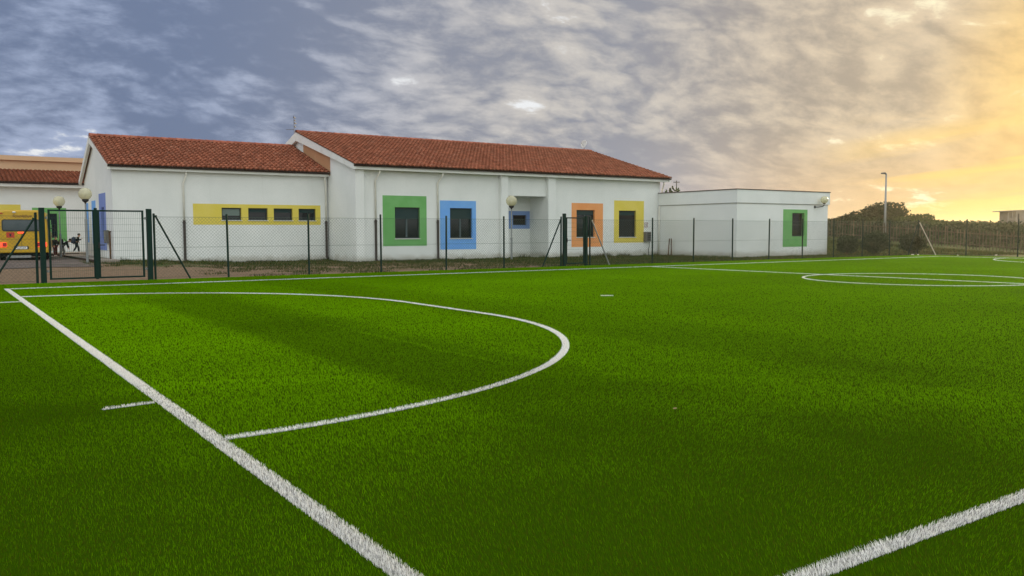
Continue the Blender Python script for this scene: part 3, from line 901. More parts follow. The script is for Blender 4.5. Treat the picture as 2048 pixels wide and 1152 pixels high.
# ---- left wing
def build_wing():
    o = thing("school_wing", (7.15, 43.4, 0), "lower white school wing with tiled roof and a yellow band of four small windows", "building")
    Y = 43.4; X0, X1 = 7.12, 17.72
    ws = [(12.12, 13.10, 2.11, 2.73), (13.45, 14.45, 2.11, 2.73), (14.77, 15.77, 2.11, 2.73), (16.10, 17.04, 2.11, 2.73)]
    YA, ZA = 48.2, 6.39; ze = 4.62; ye = 42.95
    s1 = (ZA - ze) / (YA - ye); s2 = (ZA - 4.32) / (52.1 - YA)
    b = MB(); wall_y(b, Y, X0, X1, -.3, ze + .1, ws, .02)
    side = [(45.75, 46.55, 1.15, 2.75)]                              # hole in the gable (y0,y1,z0,z1)
    # gable facing -X, as strips so the window opening stays open
    yc = [Y, 45.75, 46.55, YA, 51.85]
    tp = lambda yy: (ze + s1 * (yy - ye) if yy <= YA else ZA - s2 * (yy - YA)) - .10
    for a, c in zip(yc[:-1], yc[1:]):
        if a == 45.75:
            b.face([(X0, a, -.3), (X0, c, -.3), (X0, c, 1.15), (X0, a, 1.15)]); b.face([(X0, a, 2.75), (X0, c, 2.75), (X0, c, tp(c)), (X0, a, tp(a))])
        else:
            b.face([(X0, a, -.3), (X0, c, -.3), (X0, c, tp(c)), (X0, a, tp(a))])
    b.face([(X0, 51.85, -.3), (X1, 51.85, -.3), (X1, 51.85, tp(51.85)), (X0, 51.85, tp(51.85))])
    b.build('wall', M_WALL, o)
    panel_y('painted_panel', M_YELLOW, o, Y, 10.74, 17.31, 1.88, 2.915, ws)
    sm = mat("pale_shutter", (0.16, 0.21, 0.19), 0.6, 0.3)
    for i, w in enumerate(ws):
        window_y(o, Y, *w, mull=False, shutter=.30 if i == 0 else .12, shut_mat=sm if i == 0 else None)
    # blue fields on the gable, the nearest one round a narrow window
    t = .004
    def px_panel(y0, y1, z0, z1, m, hole=None):
        q = MB()
        ys = [y0] + ([hole[0], hole[1]] if hole else []) + [y1]
        for a, c in zip(ys[:-1], ys[1:]):
            if hole and a == hole[0]:
                q.box(X0 - t, X0, a, c, z0, hole[2]); q.box(X0 - t, X0, a, c, hole[3], z1)
                for (ya, yb, za, zb) in ((a, a + .001, hole[2], hole[3]), (c - .001, c, hole[2], hole[3]), (a, c, hole[2], hole[2] + .001), (a, c, hole[3] - .001, hole[3])):
                    q.box(X0 - t, X0 + .16, ya, yb, za, zb)
            else:
                q.box(X0 - t, X0, a, c, z0, z1)
        q.build('painted_panel', m, o)
    px_panel(45.22, 47.20, .64, 3.44, M_VIOLET, (45.75, 46.55, 1.15, 2.75))
    px_panel(48.25, 49.55, .92, 3.16, M_BLUE)
    px_panel(50.65, 51.8, .98, 3.10, M_BLUE)
    f = MB(); f.box(X0 + .12, X0 + .17, 45.75, 45.81, 1.15, 2.75); f.box(X0 + .12, X0 + .17, 46.49, 46.55, 1.15, 2.75); f.box(X0 + .12, X0 + .17, 45.81, 46.49, 1.15, 1.21); f.box(X0 + .12, X0 + .17, 45.81, 46.49, 2.69, 2.75)
    f = f.build('window', M_FRAME, o)
    p = MB(); p.box(X0 + .14, X0 + .15, 45.81, 46.49, 1.21, 2.69); p.build('pane', M_GLASS, f)
    RX0, RX1 = 6.92, 17.72
    rf = deck('roof', M_TRIM, o, RX0 + .03, RX1, ye + .1, ze + .03, YA, ZA - .01, .10)
    tiles('roof_tiles', rf, RX0, RX1 - .02, ye, ze, YA, ZA, seed=9)
    b = MB(); b.prism([(YA, ZA + .05), (52.1, 4.36), (52.1, 4.26), (YA, ZA - .05)], 'x', RX0 + .03, RX1); b.build('rear_slope', M_TILE2, rf)
    ridge_tiles(rf, RX0, RX1 - .02, YA + .02, ZA + .09, 6)
    b = MB(); b.prism([(ye + .1, ze + .05), (YA, ZA + .03), (YA, ZA - .32), (ye + .1, ze - .20)], 'x', RX0 - .03, RX0 + .10); b.build('barge_board', M_TRIM, rf)
    b = MB(); b.prism([(YA + .002, ZA + .03), (52.1, 4.36), (52.1, 4.10), (YA + .002, ZA - .32)], 'x', RX0 - .03, RX0 + .10); b.build('barge_board', M_TRIM, rf)
    b = MB(); b.box(RX0 + .10, RX1, 43.12, 43.26, 4.43, 4.64); b.box(RX0 + .10, RX1, 43.262, 43.39, 4.445, 4.5); b.build('fascia', M_TRIM, o)
    g = MB(); g.prism([(42.97, ze + .02), (42.99, ze - .05), (43.045, ze - .075), (43.10, ze - .05), (43.115, ze + .02), (43.09, ze + .02), (43.08, ze - .03), (43.045, ze - .05), (43.01, ze - .03), (42.995, ze + .02)], 'x', RX0 - .02, RX1)
    g.build('gutter', M_GUTTER, o)
    downpipe(o, 10.42, 10.30, 43.22, 43.33, 4.44, 3.9, 2.08, .09)
    downpipe(o, 17.52, 17.60, 43.22, 43.33, 4.44, 3.9, 2.08, .05)
build_wing()

# ---- flat annex at the right
def build_annex():
    o = thing("flat_annex", (38.86, 33.6, 0), "small flat roofed white annex with one window in a green panel", "building")
    X0, X1, Y0, Y1 = 38.87, 47.45, 33.6, 40.04
    gwn = (43.92, 45.10, 1.14, 2.58)
    b = MB(); wall_y(b, Y0, X0, X1, -.4, 3.15, [gwn], .02)
    b.face([(X0, Y0, -.4), (X0, Y1, -.4), (X0, Y1, 3.15), (X0, Y0, 3.15)]); b.face([(X1, Y0, -.4), (X1, 46, -.4), (X1, 46, 3.15), (X1, Y0, 3.15)])
    b.face([(X0, 46, -.4), (X1, 46, -.4), (X1, 46, 3.15), (X0, 46, 3.15)])
    b.build('wall', M_WALL, o)
    b = MB(); b.box(X0 - .05, X1 + .14, Y0 - .05, Y1 - .002, 3.14, 3.90); b.box(39.5, X1 + .14, Y1, 46.1, 3.14, 3.90); b.build('parapet', M_WALL, o)
    b = MB(); b.box(X0 - .08, X1 + .17, Y0 - .08, Y1 - .004, 3.902, 3.95); b.box(39.55, X1 + .17, Y1, 46.13, 3.902, 3.95); b.build('flashing', M_CAP, o)
    b = MB(); b.box(X0 - .028, X1 + .03, Y0 - .028, Y1 - .006, 3.10, 3.139); b.build('shadow_groove', mat("grey_joint", (.34, .33, .30), .9, .1), o)
    panel_y('painted_panel', M_GREEN, o, Y0, 43.05, 45.40, .50, 2.80, gwn, depth=.22)
    f = window_y(o, Y0, *gwn, dep=.2, mull=False, sill=False)
    q = MB()
    for i in range(9):
        xx = 44.02 + i * .11
        q.tube([(xx, Y0 + .09, 1.15), (xx, Y0 + .09, 2.57)], .008, 5)
    q.tube([(43.93, Y0 + .09, 1.85), (45.09, Y0 + .09, 1.85)], .010, 5)
    q.build('window_bars', M_FRAME, f)
    b = MB(); b.tube([(X0 - .08, Y1 - .12, 3.1), (X0 - .08, Y1 - .12, -.08)], .045, 10); b.build('downpipe', M_PIPEW, o, smooth=True)
build_annex()

# ---- building behind the yard
def build_back():
    o = thing("rear_school_block", (2, 58, 0), "white school block behind the yellow bus with a red roof below a beige parapet", "building")
    X0, X1, Y = -9.0, 9.6, 58.0
    gwn = (5.45, 6.43, 1.2, 2.66)
    b = MB(); wall_y(b, Y, X0, X1, -.2, 4.35, [gwn], .02)
    b.face([(X1, Y, -.2), (X1, 66, -.2), (X1, 66, 4.35), (X1, Y, 4.35)]); b.face([(X0, Y, -.2), (X0, 66, -.2), (X0, 66, 4.35), (X0, Y, 4.35)])
    b.build('wall', M_WALL, o)
    panel_y('painted_panel', M_YELLOW, o, Y, 1.9, 4.53, .7, 3.17)
    panel_y('painted_panel', M_GREEN, o, Y, 5.12, 6.93, .97, 3.0, gwn)
    window_y(o, Y, *gwn, mull=False, sill=False)
    rf = deck('roof', M_TRIM, o, X0, X1, 57.5, 4.47, 62.0, 5.42, .10)
    tiles('roof_tiles', rf, X0 + 4, X1, 57.4, 4.46, 62.0, 5.44, seed=12, light=False)
    b = MB(); b.box(X0, X1, 57.5, 57.62, 4.20, 4.43); b.build('fascia', M_TRIM, o)
    b = MB(); b.prism([(57.32, 4.50), (57.34, 4.42), (57.40, 4.40), (57.46, 4.42), (57.48, 4.50)], 'x', X0, X1); b.build('gutter', M_GUTTER, o)
    b = MB(); b.box(X0, X1, 62.0, 66, 4.4, 6.05); b.build('upper_wall', M_BEIGE, o)
    b = MB(); b.box(X0, X1, 61.8, 66, 6.05, 6.34); b.build('parapet', M_BEIGE, o)
build_back()

# pavement round the wing's gable and the step in front of the rear block
M_PAVE = mat("pavement_concrete", (0.24, 0.20, 0.17), 0.9, 0.15, noise=(1.5, (0.30, 0.26, 0.22), .35, .7))
M_KERB = mat("dark_kerb", (0.055, 0.035, 0.028), 0.9, 0.1)
b = MB(); b.box(6.15, 7.11, 42.0, 54.6, 0.0, .27); struct(b.build("pavement", M_PAVE, bevel=.01), "concrete pavement along the gable of the wing")
b = MB(); b.box(6.0, 6.148, 42.0, 54.5, 0.0, .275); struct(b.build("kerb", M_KERB), "dark kerb beside the gable pavement")
b = MB(); b.box(5.6, 12.5, 54.602, 57.99, 0.0, .34); struct(b.build("step_platform", M_PAVE, bevel=.01), "low concrete step in front of the rear block")
b = MB(); b.box(5.6, 7.1, 54.52, 54.6, 0.0, .33); struct(b.build("step_edge", M_KERB), "dark edge of the low concrete step")

# ------------------------------------------------------------------ fences and gates
FY = 28.9; FH = 2.1
def pole(b, x, y, z0, z1, r=.036, cap=True):
    b.tube([(x, y, z0), (x, y, z1)], r, 10)
    if cap: b.sphere((x, y, z1), r * 1.08, 8, 1, 1, .5)
def chain(parent, p0, p1, z0=.04, z1=2.0, cell=.11, wr=.0026):
    """diamond mesh between two points: straight wires both ways, clipped to the panel, plus three line wires."""
    a = Vector((p0[0], p0[1], 0)); d = Vector((p1[0], p1[1], 0)) - a; L = d.length; d.normalize(); nrm = Vector((-d.y, d.x, 0))
    b = MB(); hgt = z1 - z0
    n = int((L + hgt) / cell) + 1
    for sgn in (1, -1):
        for i in range(n):
            s = -hgt + i * cell if sgn > 0 else i * cell
            # wire: u = s + t, z = t (sgn +) or u = s - t, z = t (sgn -)
            t0, t1 = (max(0, -s), min(hgt, L - s)) if sgn > 0 else (max(0, s - L), min(hgt, s))
            if t1 - t0 < .02: continue
            off = nrm * (.003 * sgn)
            P = lambda t: a + d * (s + sgn * t) + off + Vector((0, 0, z0 + t))
            b.tube([P(t0), P(t1)], wr, 4, caps=False)
    m = b.build('mesh', M_WIRE, parent)
    b = MB()
    for zz in (z0 + .02, (z0 + z1) / 2, z1):
        b.tube([(p0[0], p0[1], zz), (p1[0], p1[1], zz)], .0045, 5)
    b.build('line_wire', M_WIRE, m)
def fence(label, pts, braces, extra=()):
    o = thing("chain_link_fence", (pts[0][0], pts[0][1], 0), label, "fence", "green fences round the pitch")
    for (x, y) in pts:
        b = MB(); lx_, ly_ = random.gauss(0, .010), random.gauss(0, .010); hh = FH + random.uniform(-.01, .035); b.tube([(x, y, -.1), (x + lx_, y + ly_, hh)], .036, 10); b.sphere((x + lx_, y + ly_, hh), .039, 8, 1, 1, .5); b.build('post', M_POST, o)
    chain_pts = pts
    for p, q in zip(chain_pts[:-1], chain_pts[1:]):
        chain(o, p, q)
    for (x0, y0, z0, x1, y1, m) in braces:
        b = MB(); b.tube([(x0, y0, z0), (x1, y1, -.04)], .030, 8)
        br = b.build('brace', m, o)
        c = MB(); s = (x1 - x0 > 0) - (x1 - x0 < 0); c.lathe((x0, y0, z0), [(.045, -.03), (.045, .03)], 8); c.build('brace_collar', M_POST, br)
    return o
fence("short fence run at the left edge in front of the yellow bus", [(-2.9, FY), (-.15, FY), (2.62, FY)], [(2.58, FY - .05, 1.92, 1.42, FY - .05, M_POST)])
fence("fence run between the wide double gate and the single gate", [(5.94, FY), (8.25, FY), (11.07, FY), (13.87, FY), (16.66, FY), (19.38, FY), (22.32, FY)],
      [(5.98, FY - .05, 2.02, 7.02, FY - .05, M_POST), (22.26, FY - .05, 1.98, 21.28, FY - .05, M_POST)])
fence("long fence run from the single gate past the annex, turning at the pale brace", [(23.92, FY), (27.67, FY), (30.38, FY), (33.14, FY), (35.93, FY), (38.67, FY), (41.40, FY), (44.10, FY), (46.80, FY), (49.80, FY),
      (49.80, 25.95), (49.80, 23.1), (49.80, 20.3), (49.80, 17.5)],
      [(23.97, FY - .05, 2.02, 25.03, FY - .05, M_GALV), (49.78, FY - .08, 2.0, 49.80, 27.72, M_BRACEL), (49.72, FY, 1.8, 48.75, FY, M_POST)])

def grid_wire(name, parent, x0, x1, y, z0, z1, sx, sz, r, double=None):
    b = MB()
    n = int(round((x1 - x0) / sx))
    for i in range(1, n):
        x = x0 + (x1 - x0) * i / n
        b.tube([(x, y, z0), (x, y, z1)], r, 4, caps=False)
    k = int(round((z1 - z0) / sz))
    for i in range(1, k):
        z = z0 + (z1 - z0) * i / k
        b.tube([(x0, y - r * 2, z), (x1, y - r * 2, z)], r * 1.2, 4, caps=False)
    return b.build(name, M_WIREG, parent)
def leaf(parent, x0, x1, y, z0, z1, lock=None, fr=.05, stile=None):
    b = MB(); s0, s1 = stile or (fr, fr)
    b.box(x0, x0 + s0, y - .025, y + .025, z0, z1); b.box(x1 - s1, x1, y - .025, y + .025, z0, z1)
    b.box(x0 + s0, x1 - s1, y - .024, y + .024, z0, z0 + fr); b.box(x0 + s0, x1 - s1, y - .024, y + .024, z1 - fr, z1)
    f = b.build('gate_leaf', M_POST, parent, bevel=.004)
    grid_wire('mesh', f, x0 + s0, x1 - s1, y, z0 + fr, z1 - fr, .055, .20, .0028)
    return f
def build_gates():
    o = thing("double_gate", (4.3, FY, 0), "wide dark green double gate with wire mesh leaves at the left", "gate")
    for x in (2.79, 5.79):
        b = MB(); b.box(x - .075, x + .075, FY - .075, FY + .075, -.1, 2.24); b.box(x - .08, x + .08, FY - .08, FY + .08, 2.24, 2.25); b.build('gate_post', M_POST, o, bevel=.008)
    l1 = leaf(o, 2.95, 4.235, FY, .09, 2.2, stile=(.06, .07)); l2 = leaf(o, 4.255, 5.63, FY, .09, 2.2, stile=(.10, .06))
    b = MB(); b.box(4.20, 4.29, FY - .055, FY - .026, .07, 2.26); b.build('stop_bar', M_POST, l1, bevel=.004)
    b = MB(); b.box(4.30, 4.34, FY - .05, FY - .026, 1.02, 1.2); b.tube([(4.32, FY - .04, 1.12), (4.32, FY - .09, 1.12), (4.48, FY - .09, 1.12)], .014, 8); b.build('handle', M_BLACK, l2)
    for x0, x1 in ((2.865, 2.95), (5.63, 5.715)):
        for zz in (.35, 1.95):
            b = MB(); b.tube([(x0, FY - .01, zz), (x1, FY - .01, zz)], .014, 8); b.lathe(((x0 + x1) / 2, FY - .01, zz), [(.024, -.04), (.024, .04)], 8); b.build('hinge', M_GALV, o)
    o = thing("single_gate", (23.1, FY, 0), "narrow dark green single gate in front of the orange panel", "gate")
    for x, hh in ((22.50, 2.26), (23.70, 2.16)):
        b = MB(); b.box(x - .06, x + .06, FY - .06, FY + .06, -.1, hh); b.build('gate_post', M_POST, o, bevel=.008)
    l = leaf(o, 22.60, 23.60, FY, .09, 2.1)
    b = MB(); b.box(22.61, 22.65, FY - .05, FY - .026, 1.02, 1.2); b.tube([(22.63, FY - .04, 1.12), (22.63, FY - .09, 1.12), (22.80, FY - .09, 1.12)], .014, 8); b.build('handle', M_BLACK, l)
build_gates()

# ------------------------------------------------------------------ lamps
def globe_lamp(x, y, z0, zc, r, label, base_h=1.0, tilt=0):
    o = thing("globe_lamp", (x, y, z0), label, "street lamp", "globe lamps on poles")
    b = MB(); b.tube([(x, y, z0 - .1), (x, y, z0 + base_h)], .055, 12); b.build('pole_base', M_GALV, o, smooth=False)
    b = MB(); b.tube([(x, y, z0 + base_h), (x, y, zc - r - .06)], .032, 12); b.lathe((x, y, z0 + base_h), [(.06, -.03), (.06, .03), (.035, .06)], 12); b.build('pole', M_GALV, o)
    b = MB(); b.lathe((x, y, zc - r), [(.03, -.16), (.045, -.10), (.12, -.05), (.14, -.02), (.14, .035), (.10, .06)], 16); b.build('collar', M_BLACK, o)
    g = MB(); g.sphere((x, y, zc), r, 32); g = g.build('globe', M_GLOBE, o, smooth=True)
    b = MB(); b.tube([(x, y, zc - r + .05), (x, y, zc - .08)], .03, 8); b.sphere((x, y, zc - .02), .065, 12); b.build('bulb', M_WHITE, g)
globe_lamp(5.76, 41.76, float(gz(5.76, 41.76)), 3.21, .275, "globe lamp nearest the gable corner of the wing, behind the double gate", 1.9)
globe_lamp(5.78, 51.1, float(gz(5.78, 51.1)) + .02, 3.17, .29, "globe lamp beside the yellow bus, in front of the green panel", 1.2)
globe_lamp(25.98, 38.0, float(gz(26, 38)), 3.14, .295, "globe lamp in front of the middle pillar of the main hall", 1.15)

o = thing("wall_lamp", (46.09, 33.58, 2.98), "small globe lamp on a curved black bracket on the annex wall", "wall lamp")
b = MB(); b.box(46.03, 46.15, 33.555, 33.596, 2.90, 3.06); b.tube([(46.09, 33.56, 2.98), (46.2, 33.40, 2.97), (46.42, 33.25, 3.0), (46.52, 33.2, 3.09), (46.52, 33.2, 3.16)], .028, 10); b.lathe((46.52, 33.2, 3.17), [(.05, -.02), (.09, .0), (.09, .05)], 14); b.build('bracket', M_BLACK, o)
g = MB(); g.sphere((46.52, 33.2, 3.43), .235, 28); g = g.build('globe', M_GLOBE, o, smooth=True)
b = MB(); b.tube([(46.52, 33.2, 3.22), (46.52, 33.2, 3.36)], .03, 8); b.sphere((46.52, 33.2, 3.42), .06, 12); b.build('bulb', M_WHITE, g)

sx, sy = 69.75, 43.55
o = thing("street_lamp", (sx, sy, .5), "tall thin street lamp rising above the trees at the right", "street lamp")
b = MB(); b.tube([(sx, sy, -.3), (sx, sy, 3.0), (sx, sy, 6.5)], [.13, .10, .065], 10); b.build('pole', M_GALV, o, smooth=True)
hd = (Vector(rt) * -1); hd.z = 0; hd.normalize()
b = MB(); b.tube([(sx, sy, 6.42), (sx + hd.x * .12, sy + hd.y * .12, 6.52), (sx + hd.x * .45, sy + hd.y * .45, 6.50)], [.06, .09, .06], 10); b.build('lamp_head', M_GREY, o, smooth=True)

# ------------------------------------------------------------------ roof and wall fittings
ax, ay = 17.62, 47.95
o = thing("television_antenna", (ax, ay, 6.3), "thin television antenna mast where the two tiled roofs meet", "antenna")
b = MB(); b.tube([(ax, ay, 6.2), (ax, ay, 8.2)], .016, 8); b.build('mast', M_GREY, o)
vd = Vector((rt.x, rt.y, 0)).normalized()
for z, ln, dx in ((8.08, .18, .03), (7.92, .10, .04), (7.76, .20, .06), (7.56, .16, .05)):
    b = MB(); c = Vector((ax, ay, z)); b.tube([c, c + vd * dx], .02, 6); e = Vector((vd.y, -vd.x, 0)); b.tube([c + vd * dx - e * ln, c + vd * dx + e * ln], .03, 6); b.build('element', M_BLACK, o)
b = MB(); c = Vector((ax, ay, 7.40)); b.tube([c, c - vd * .46], .012, 6)
for i in range(5):
    q = c - vd * (.06 + .09 * i); b.tube([q - Vector((vd.y, -vd.x, 0)) * .12, q + Vector((vd.y, -vd.x, 0)) * .12], .006, 5)
b.build('boom', M_GREY, o)
ax, ay = 38.85, 47.6
o = thing("satellite_dish", (ax, ay, 7.2), "small pale satellite dish on the right end of the hall ridge", "satellite dish")
b = MB(); b.tube([(ax, ay, 7.1), (ax, ay, 7.62)], .018, 8); b.build('mast', M_GREY, o)
b = MB(); n = Vector((-.85, -.3, .25)).normalized(); u1 = n.cross(Vector((0, 0, 1))).normalized(); u2 = u1.cross(n)
rings = []
for j in range(5):
    rr = .24 * j / 4
    rings.append([Vector((ax, ay, 7.70)) + u1 * (rr * math.cos(t * math.pi / 8)) + u2 * (rr * 1.15 * math.sin(t * math.pi / 8)) + n * (rr * rr * 1.1) for t in range(16)])
for j in range(4):
    for t in range(16):
        b.face([rings[j][t], rings[j][(t + 1) % 16], rings[j + 1][(t + 1) % 16], rings[j + 1][t]])
ob = b.build('dish', M_WHITE, o, smooth=True); sd = ob.modifiers.new('thick', 'SOLIDIFY'); sd.thickness = .012
b = MB(); b.tube([Vector((ax, ay, 7.52)), Vector((ax, ay, 7.62)) + n * .34], .01, 6); b.sphere(Vector((ax, ay, 7.66)) + n * .34, .03, 8); b.build('feed_arm', M_GREY, o)

o = thing("meter_box", (37.78, 40.02, .85), "grey metal meter box with a hanging cable beside the yellow panel", "meter box")
b = MB(); b.box(37.56, 38.05, 39.86, 40.046, .84, 1.45); b.build('cabinet', M_GREY, o, bevel=.01)
b = MB()
for i in range(3):
    for j in range(4):
        b.box(37.74 + i * .095, 37.81 + i * .095, 39.852, 39.859, .90 + j * .13, 1.0 + j * .13)
b.build('grille', M_BLACK, o)
b = MB(); b.tube([(37.97, 39.95, .85), (37.99, 39.95, .55), (37.93, 39.97, .35), (37.95, 39.98, -.06)], .018, 8); b.build('cable', M_BLACK, o)
o = thing("wall_sign", (37.75, 40.04, 1.9), "small white notice on the wall above the meter box", "sign")
b = MB(); b.box(37.60, 37.92, 40.022, 40.046, 1.72, 2.06); b.build('plate', M_WHITE, o, bevel=.004)
b = MB(); b.box(37.62, 37.90, 40.017, 40.021, 1.74, 1.78); b.box(37.62, 37.90, 40.017, 40.021, 2.0, 2.04); b.box(37.62, 37.66, 40.017, 40.021, 1.78, 2.0); b.box(37.86, 37.90, 40.017, 40.021, 1.78, 2.0); b.build('border', mat('dull_red_border', (.30, .12, .12), .6, .3), o)
b = MB(); b.box(37.73, 37.79, 40.016, 40.0205, 1.82, 1.96); b.build('symbol', M_GREY, o)

o = thing("leaning_bars", (38.4, 38.4, -.08), "dark rusty steel stand with two uprights against the annex side wall", "metal stand")
b = MB(); b.box(38.42, 38.47, 37.3, 39.2, -.09, -.03); b.build('base_bar', M_RUST, o)
for (y0, y1) in ((38.72, 38.78), (38.45, 38.62)):
    b = MB(); b.tube([(38.445, y0, -.04), (38.60, y1, 1.03)], .035, 6); b.build('upright', M_RUST, o)

# notice box and pole at the gable corner
o = thing("notice_box", (7.0, 45.3, .9), "grey notice box on the gable wall beside the violet panel", "box")
b = MB(); b.box(6.98, 7.112, 44.55, 45.15, 1.0, 1.62); b.build('case', M_GREY, o, bevel=.01); b = MB(); b.box(6.965, 6.979, 44.60, 45.10, 1.05, 1.57); b.build('front', M_GALV, o)
b = MB(); b.tube([(7.02, 43.75, 0), (7.02, 43.75, 1.55)], .045, 8)
b.lathe((7.02, 43.75, 1.55), [(.06, -.03), (.06, .03)], 8)
tag(b.build("bollard_pipe", M_RUST), "thin brown pipe standing at the corner of the wing gable", "pipe")

# ------------------------------------------------------------------ school bus
def build_bus():
    az = rad(8.0)
    bx, by = 3.62, 46.3
    z0 = float(gz(bx, by)) + .02
    o = thing("school_bus", (bx, by, z0), "yellow school minibus with lit red tail lights seen from behind", "bus", rz=-az)
    def lb(b, name, m, parent=o, **kw): return b.build(name, m, parent, local=True, **kw)
    w = 1.10; h0 = .34; h1 = 2.36; Ln = 6.2
    # body: a lofted shell, tumblehome to the roof, sloping nose
    sec = lambda y: ([.985, 1.0, 1.0, 1.0, .97, .90][0], y)
    prof = [(-1.0, 0), (-1.0, .12), (-.985, .5), (-.97, .72), (-.93, .90), (-.84, .975), (-.6, 1.0), (.6, 1.0), (.84, .975), (.93, .90), (.97, .72), (.985, .5), (1.0, .12), (1.0, 0)]
    st = [(0, .97, .97, 0.0), (.05, 1.0, 1.0, 0), (.3, 1.0, 1.0, 0), (4.3, 1.0, 1.0, 0), (4.9, .99, .93, 0), (5.3, .97, .62, 0), (6.0, .93, .50, 0), (6.2, .86, .40, 0)]
    b = MB(); n = len(prof)
    for (yy, sw, sh, _) in st:
        for (px_, pz) in prof:
            b.v.append((px_ * w * sw, yy, h0 + pz * (h1 - h0) * sh))
    for j in range(len(st) - 1):
        for q in range(n):
            b.f.append((j * n + q, j * n + (q + 1) % n, (j + 1) * n + (q + 1) % n, (j + 1) * n + q)); b.t.append(.5)
    b.f.append(tuple(range(n))); b.t.append(.5); b.f.append(tuple((len(st) - 1) * n + q for q in range(n))); b.t.append(.5)
    body = lb(b, 'body', M_BUSY, bevel=.02)
    def rrect(x0, x1, z0_, z1_, r, y0, y1):
        pts = []
        for (cx, cz, a0) in ((x1 - r, z1_ - r, 0), (x0 + r, z1_ - r, 90), (x0 + r, z0_ + r, 180), (x1 - r, z0_ + r, 270)):
            for i in range(5):
                a = rad(a0 + 22.5 * i); pts.append((cx + r * math.cos(a), cz + r * math.sin(a)))
        q = MB(); q.prism(pts, 'y', y0, y1); return q
    win = lb(rrect(-.80, .80, 1.36, 1.92, .10, -.022, .03), 'rear_window', M_BLACK)
    lb(rrect(-.76, .76, 1.40, 1.88, .08, -.030, -.0225), 'pane', M_GLASSB, win)
    for s in (-1, 1):
        x0, x1 = (-1.03, -.62) if s < 0 else (.62, 1.03)
        t = lb(rrect(x0, x1, .62, .84, .05, -.035, .03), 'tail_light', M_LAMPR if True else None)
        xi0, xi1 = (-.80, -.63) if s < 0 else (.63, .80)
        lb(rrect(xi0, xi1, .64, .82, .03, -.041, -.0355), 'reflector', M_REFL, t)
    lb(rrect(-.16, .10, 1.26, 1.33, .02, -.03, .02), 'high_brake_light', M_LAMPR)
    lb(rrect(-.63, -.30, 1.06, 1.32, .01, -.008, .02), 'sticker', M_REDS)
    q = MB(); q.box(-.50, -.43, -.0125, -.0085, 1.12, 1.22); q.box(-.52, -.41, -.0126, -.0086, 1.225, 1.25); lb(q, 'sticker_symbol', M_BLACK)
    q = MB(); q.box(-1.0, 1.0, -.006, .01, .985, .995); lb(q, 'panel_seam', M_BLACK)
    for xx in (-.02,):
        q = MB(); q.box(xx - .005, xx + .005, -.006, .01, .55, 1.34); lb(q, 'door_seam', M_BLACK)
    q = MB(); q.box(-1.06, 1.06, -.07, .12, .36, .50); lb(q, 'bumper', M_BUSY, bevel=.02)
    pl = lb(rrect(-.34, .26, .50, .66, .02, -.05, .02), 'number_plate', M_BLACK)
    q = MB(); q.box(-.29, .21, -.0545, -.0505, .525, .635); f = lb(q, 'plate_face', M_WHITE, pl)
    q = MB()
    for i, ww in enumerate((.03, .04, .03, .035, .04, .03)):
        q.box(-.22 + .065 * i, -.22 + .065 * i + ww, -.0575, -.0548, .555, .605)
    lb(q, 'plate_marks', M_GREY, pl)
    q = MB(); q.box(-.62, .36, -.02, .10, .10, .22); lb(q, 'rear_step', M_GALV, bevel=.02)
    q = MB(); q.box(-.98, .98, .15, 5.9, .16, .36); lb(q, 'chassis', M_TYRE)
    for s in (-1, 1):
        for yy in (1.2, 5.0):
            q = MB(); q.lathe((0, 0, 0), [(.20, -.11), (.33, -.11), (.36, -.07), (.36, .07), (.33, .11), (.20, .11)], 24)
            q.v = [(s * .90 + a[2], yy + a[0], .36 + a[1] - .02) for a in q.v]
            wh = lb(q, 'wheel', M_TYRE)
            q = MB(); q.lathe((0, 0, 0), [(.05, .02), (.19, .0), (.20, .06)], 16); q.v = [(s * (.90 + .06 + a[2] * .5), yy + a[0], .34 + a[1]) for a in q.v]; lb(q, 'rim', M_GALV, wh)
    for s in (-1, 1):
        for (ya, yb) in ((.45, 1.75), (1.85, 3.1), (3.2, 4.2)):
            q = MB(); xa = s * 1.075
            q.box(min(xa, xa + s * .012), max(xa, xa + s * .012), ya, yb, 1.36, 1.95); lb(q, 'side_window', M_GLASSB)
        q = MB(); xa = s * 1.06; q.box(min(xa, xa + s * .02), max(xa, xa + s * .02), 4.35, 4.95, 1.25, 1.72); lb(q, 'cab_window', M_GLASSB)
        q = MB(); q.tube([(s * 1.05, 5.0, 1.5), (s * 1.22, 4.96, 1.55)], .02, 6); q.box(min(s * 1.2, s * 1.34), max(s * 1.2, s * 1.34), 4.92, 5.0, 1.35, 1.72); lb(q, 'mirror', M_BLACK)
    q = MB(); q.sphere((-.28, -.01, 2.26), .05, 10, 1.6, 1, .7); lb(q, 'marker_lamp', M_WHITE)
    q = MB(); q.sphere((-.80, -.01, 2.20), .04, 10, 1.6, 1, .7); lb(q, 'marker_lamp', M_REFL)
    # lettering over the rear window
    cu = bpy.data.curves.new('lettering', 'FONT'); cu.body = "Scuolabus"; cu.size = .20; cu.shear = .35; cu.extrude = .003; cu.align_x = 'CENTER'
    cu.materials.append(mat("bus_letter", (0.18, 0.05, 0.01), .6, .3))
    tmp = bpy.data.objects.new('lettering_curve', cu); col.objects.link(tmp)
    bpy.context.view_layer.update()
    me = bpy.data.meshes.new_from_object(tmp.evaluated_get(bpy.context.evaluated_depsgraph_get()))
    bpy.data.objects.remove(tmp)
    t = bpy.data.objects.new('lettering', me); col.objects.link(t); t.parent = o; t.location = (.02, -.008, 2.02); t.rotation_euler = (rad(90), 0, 0)
build_bus()

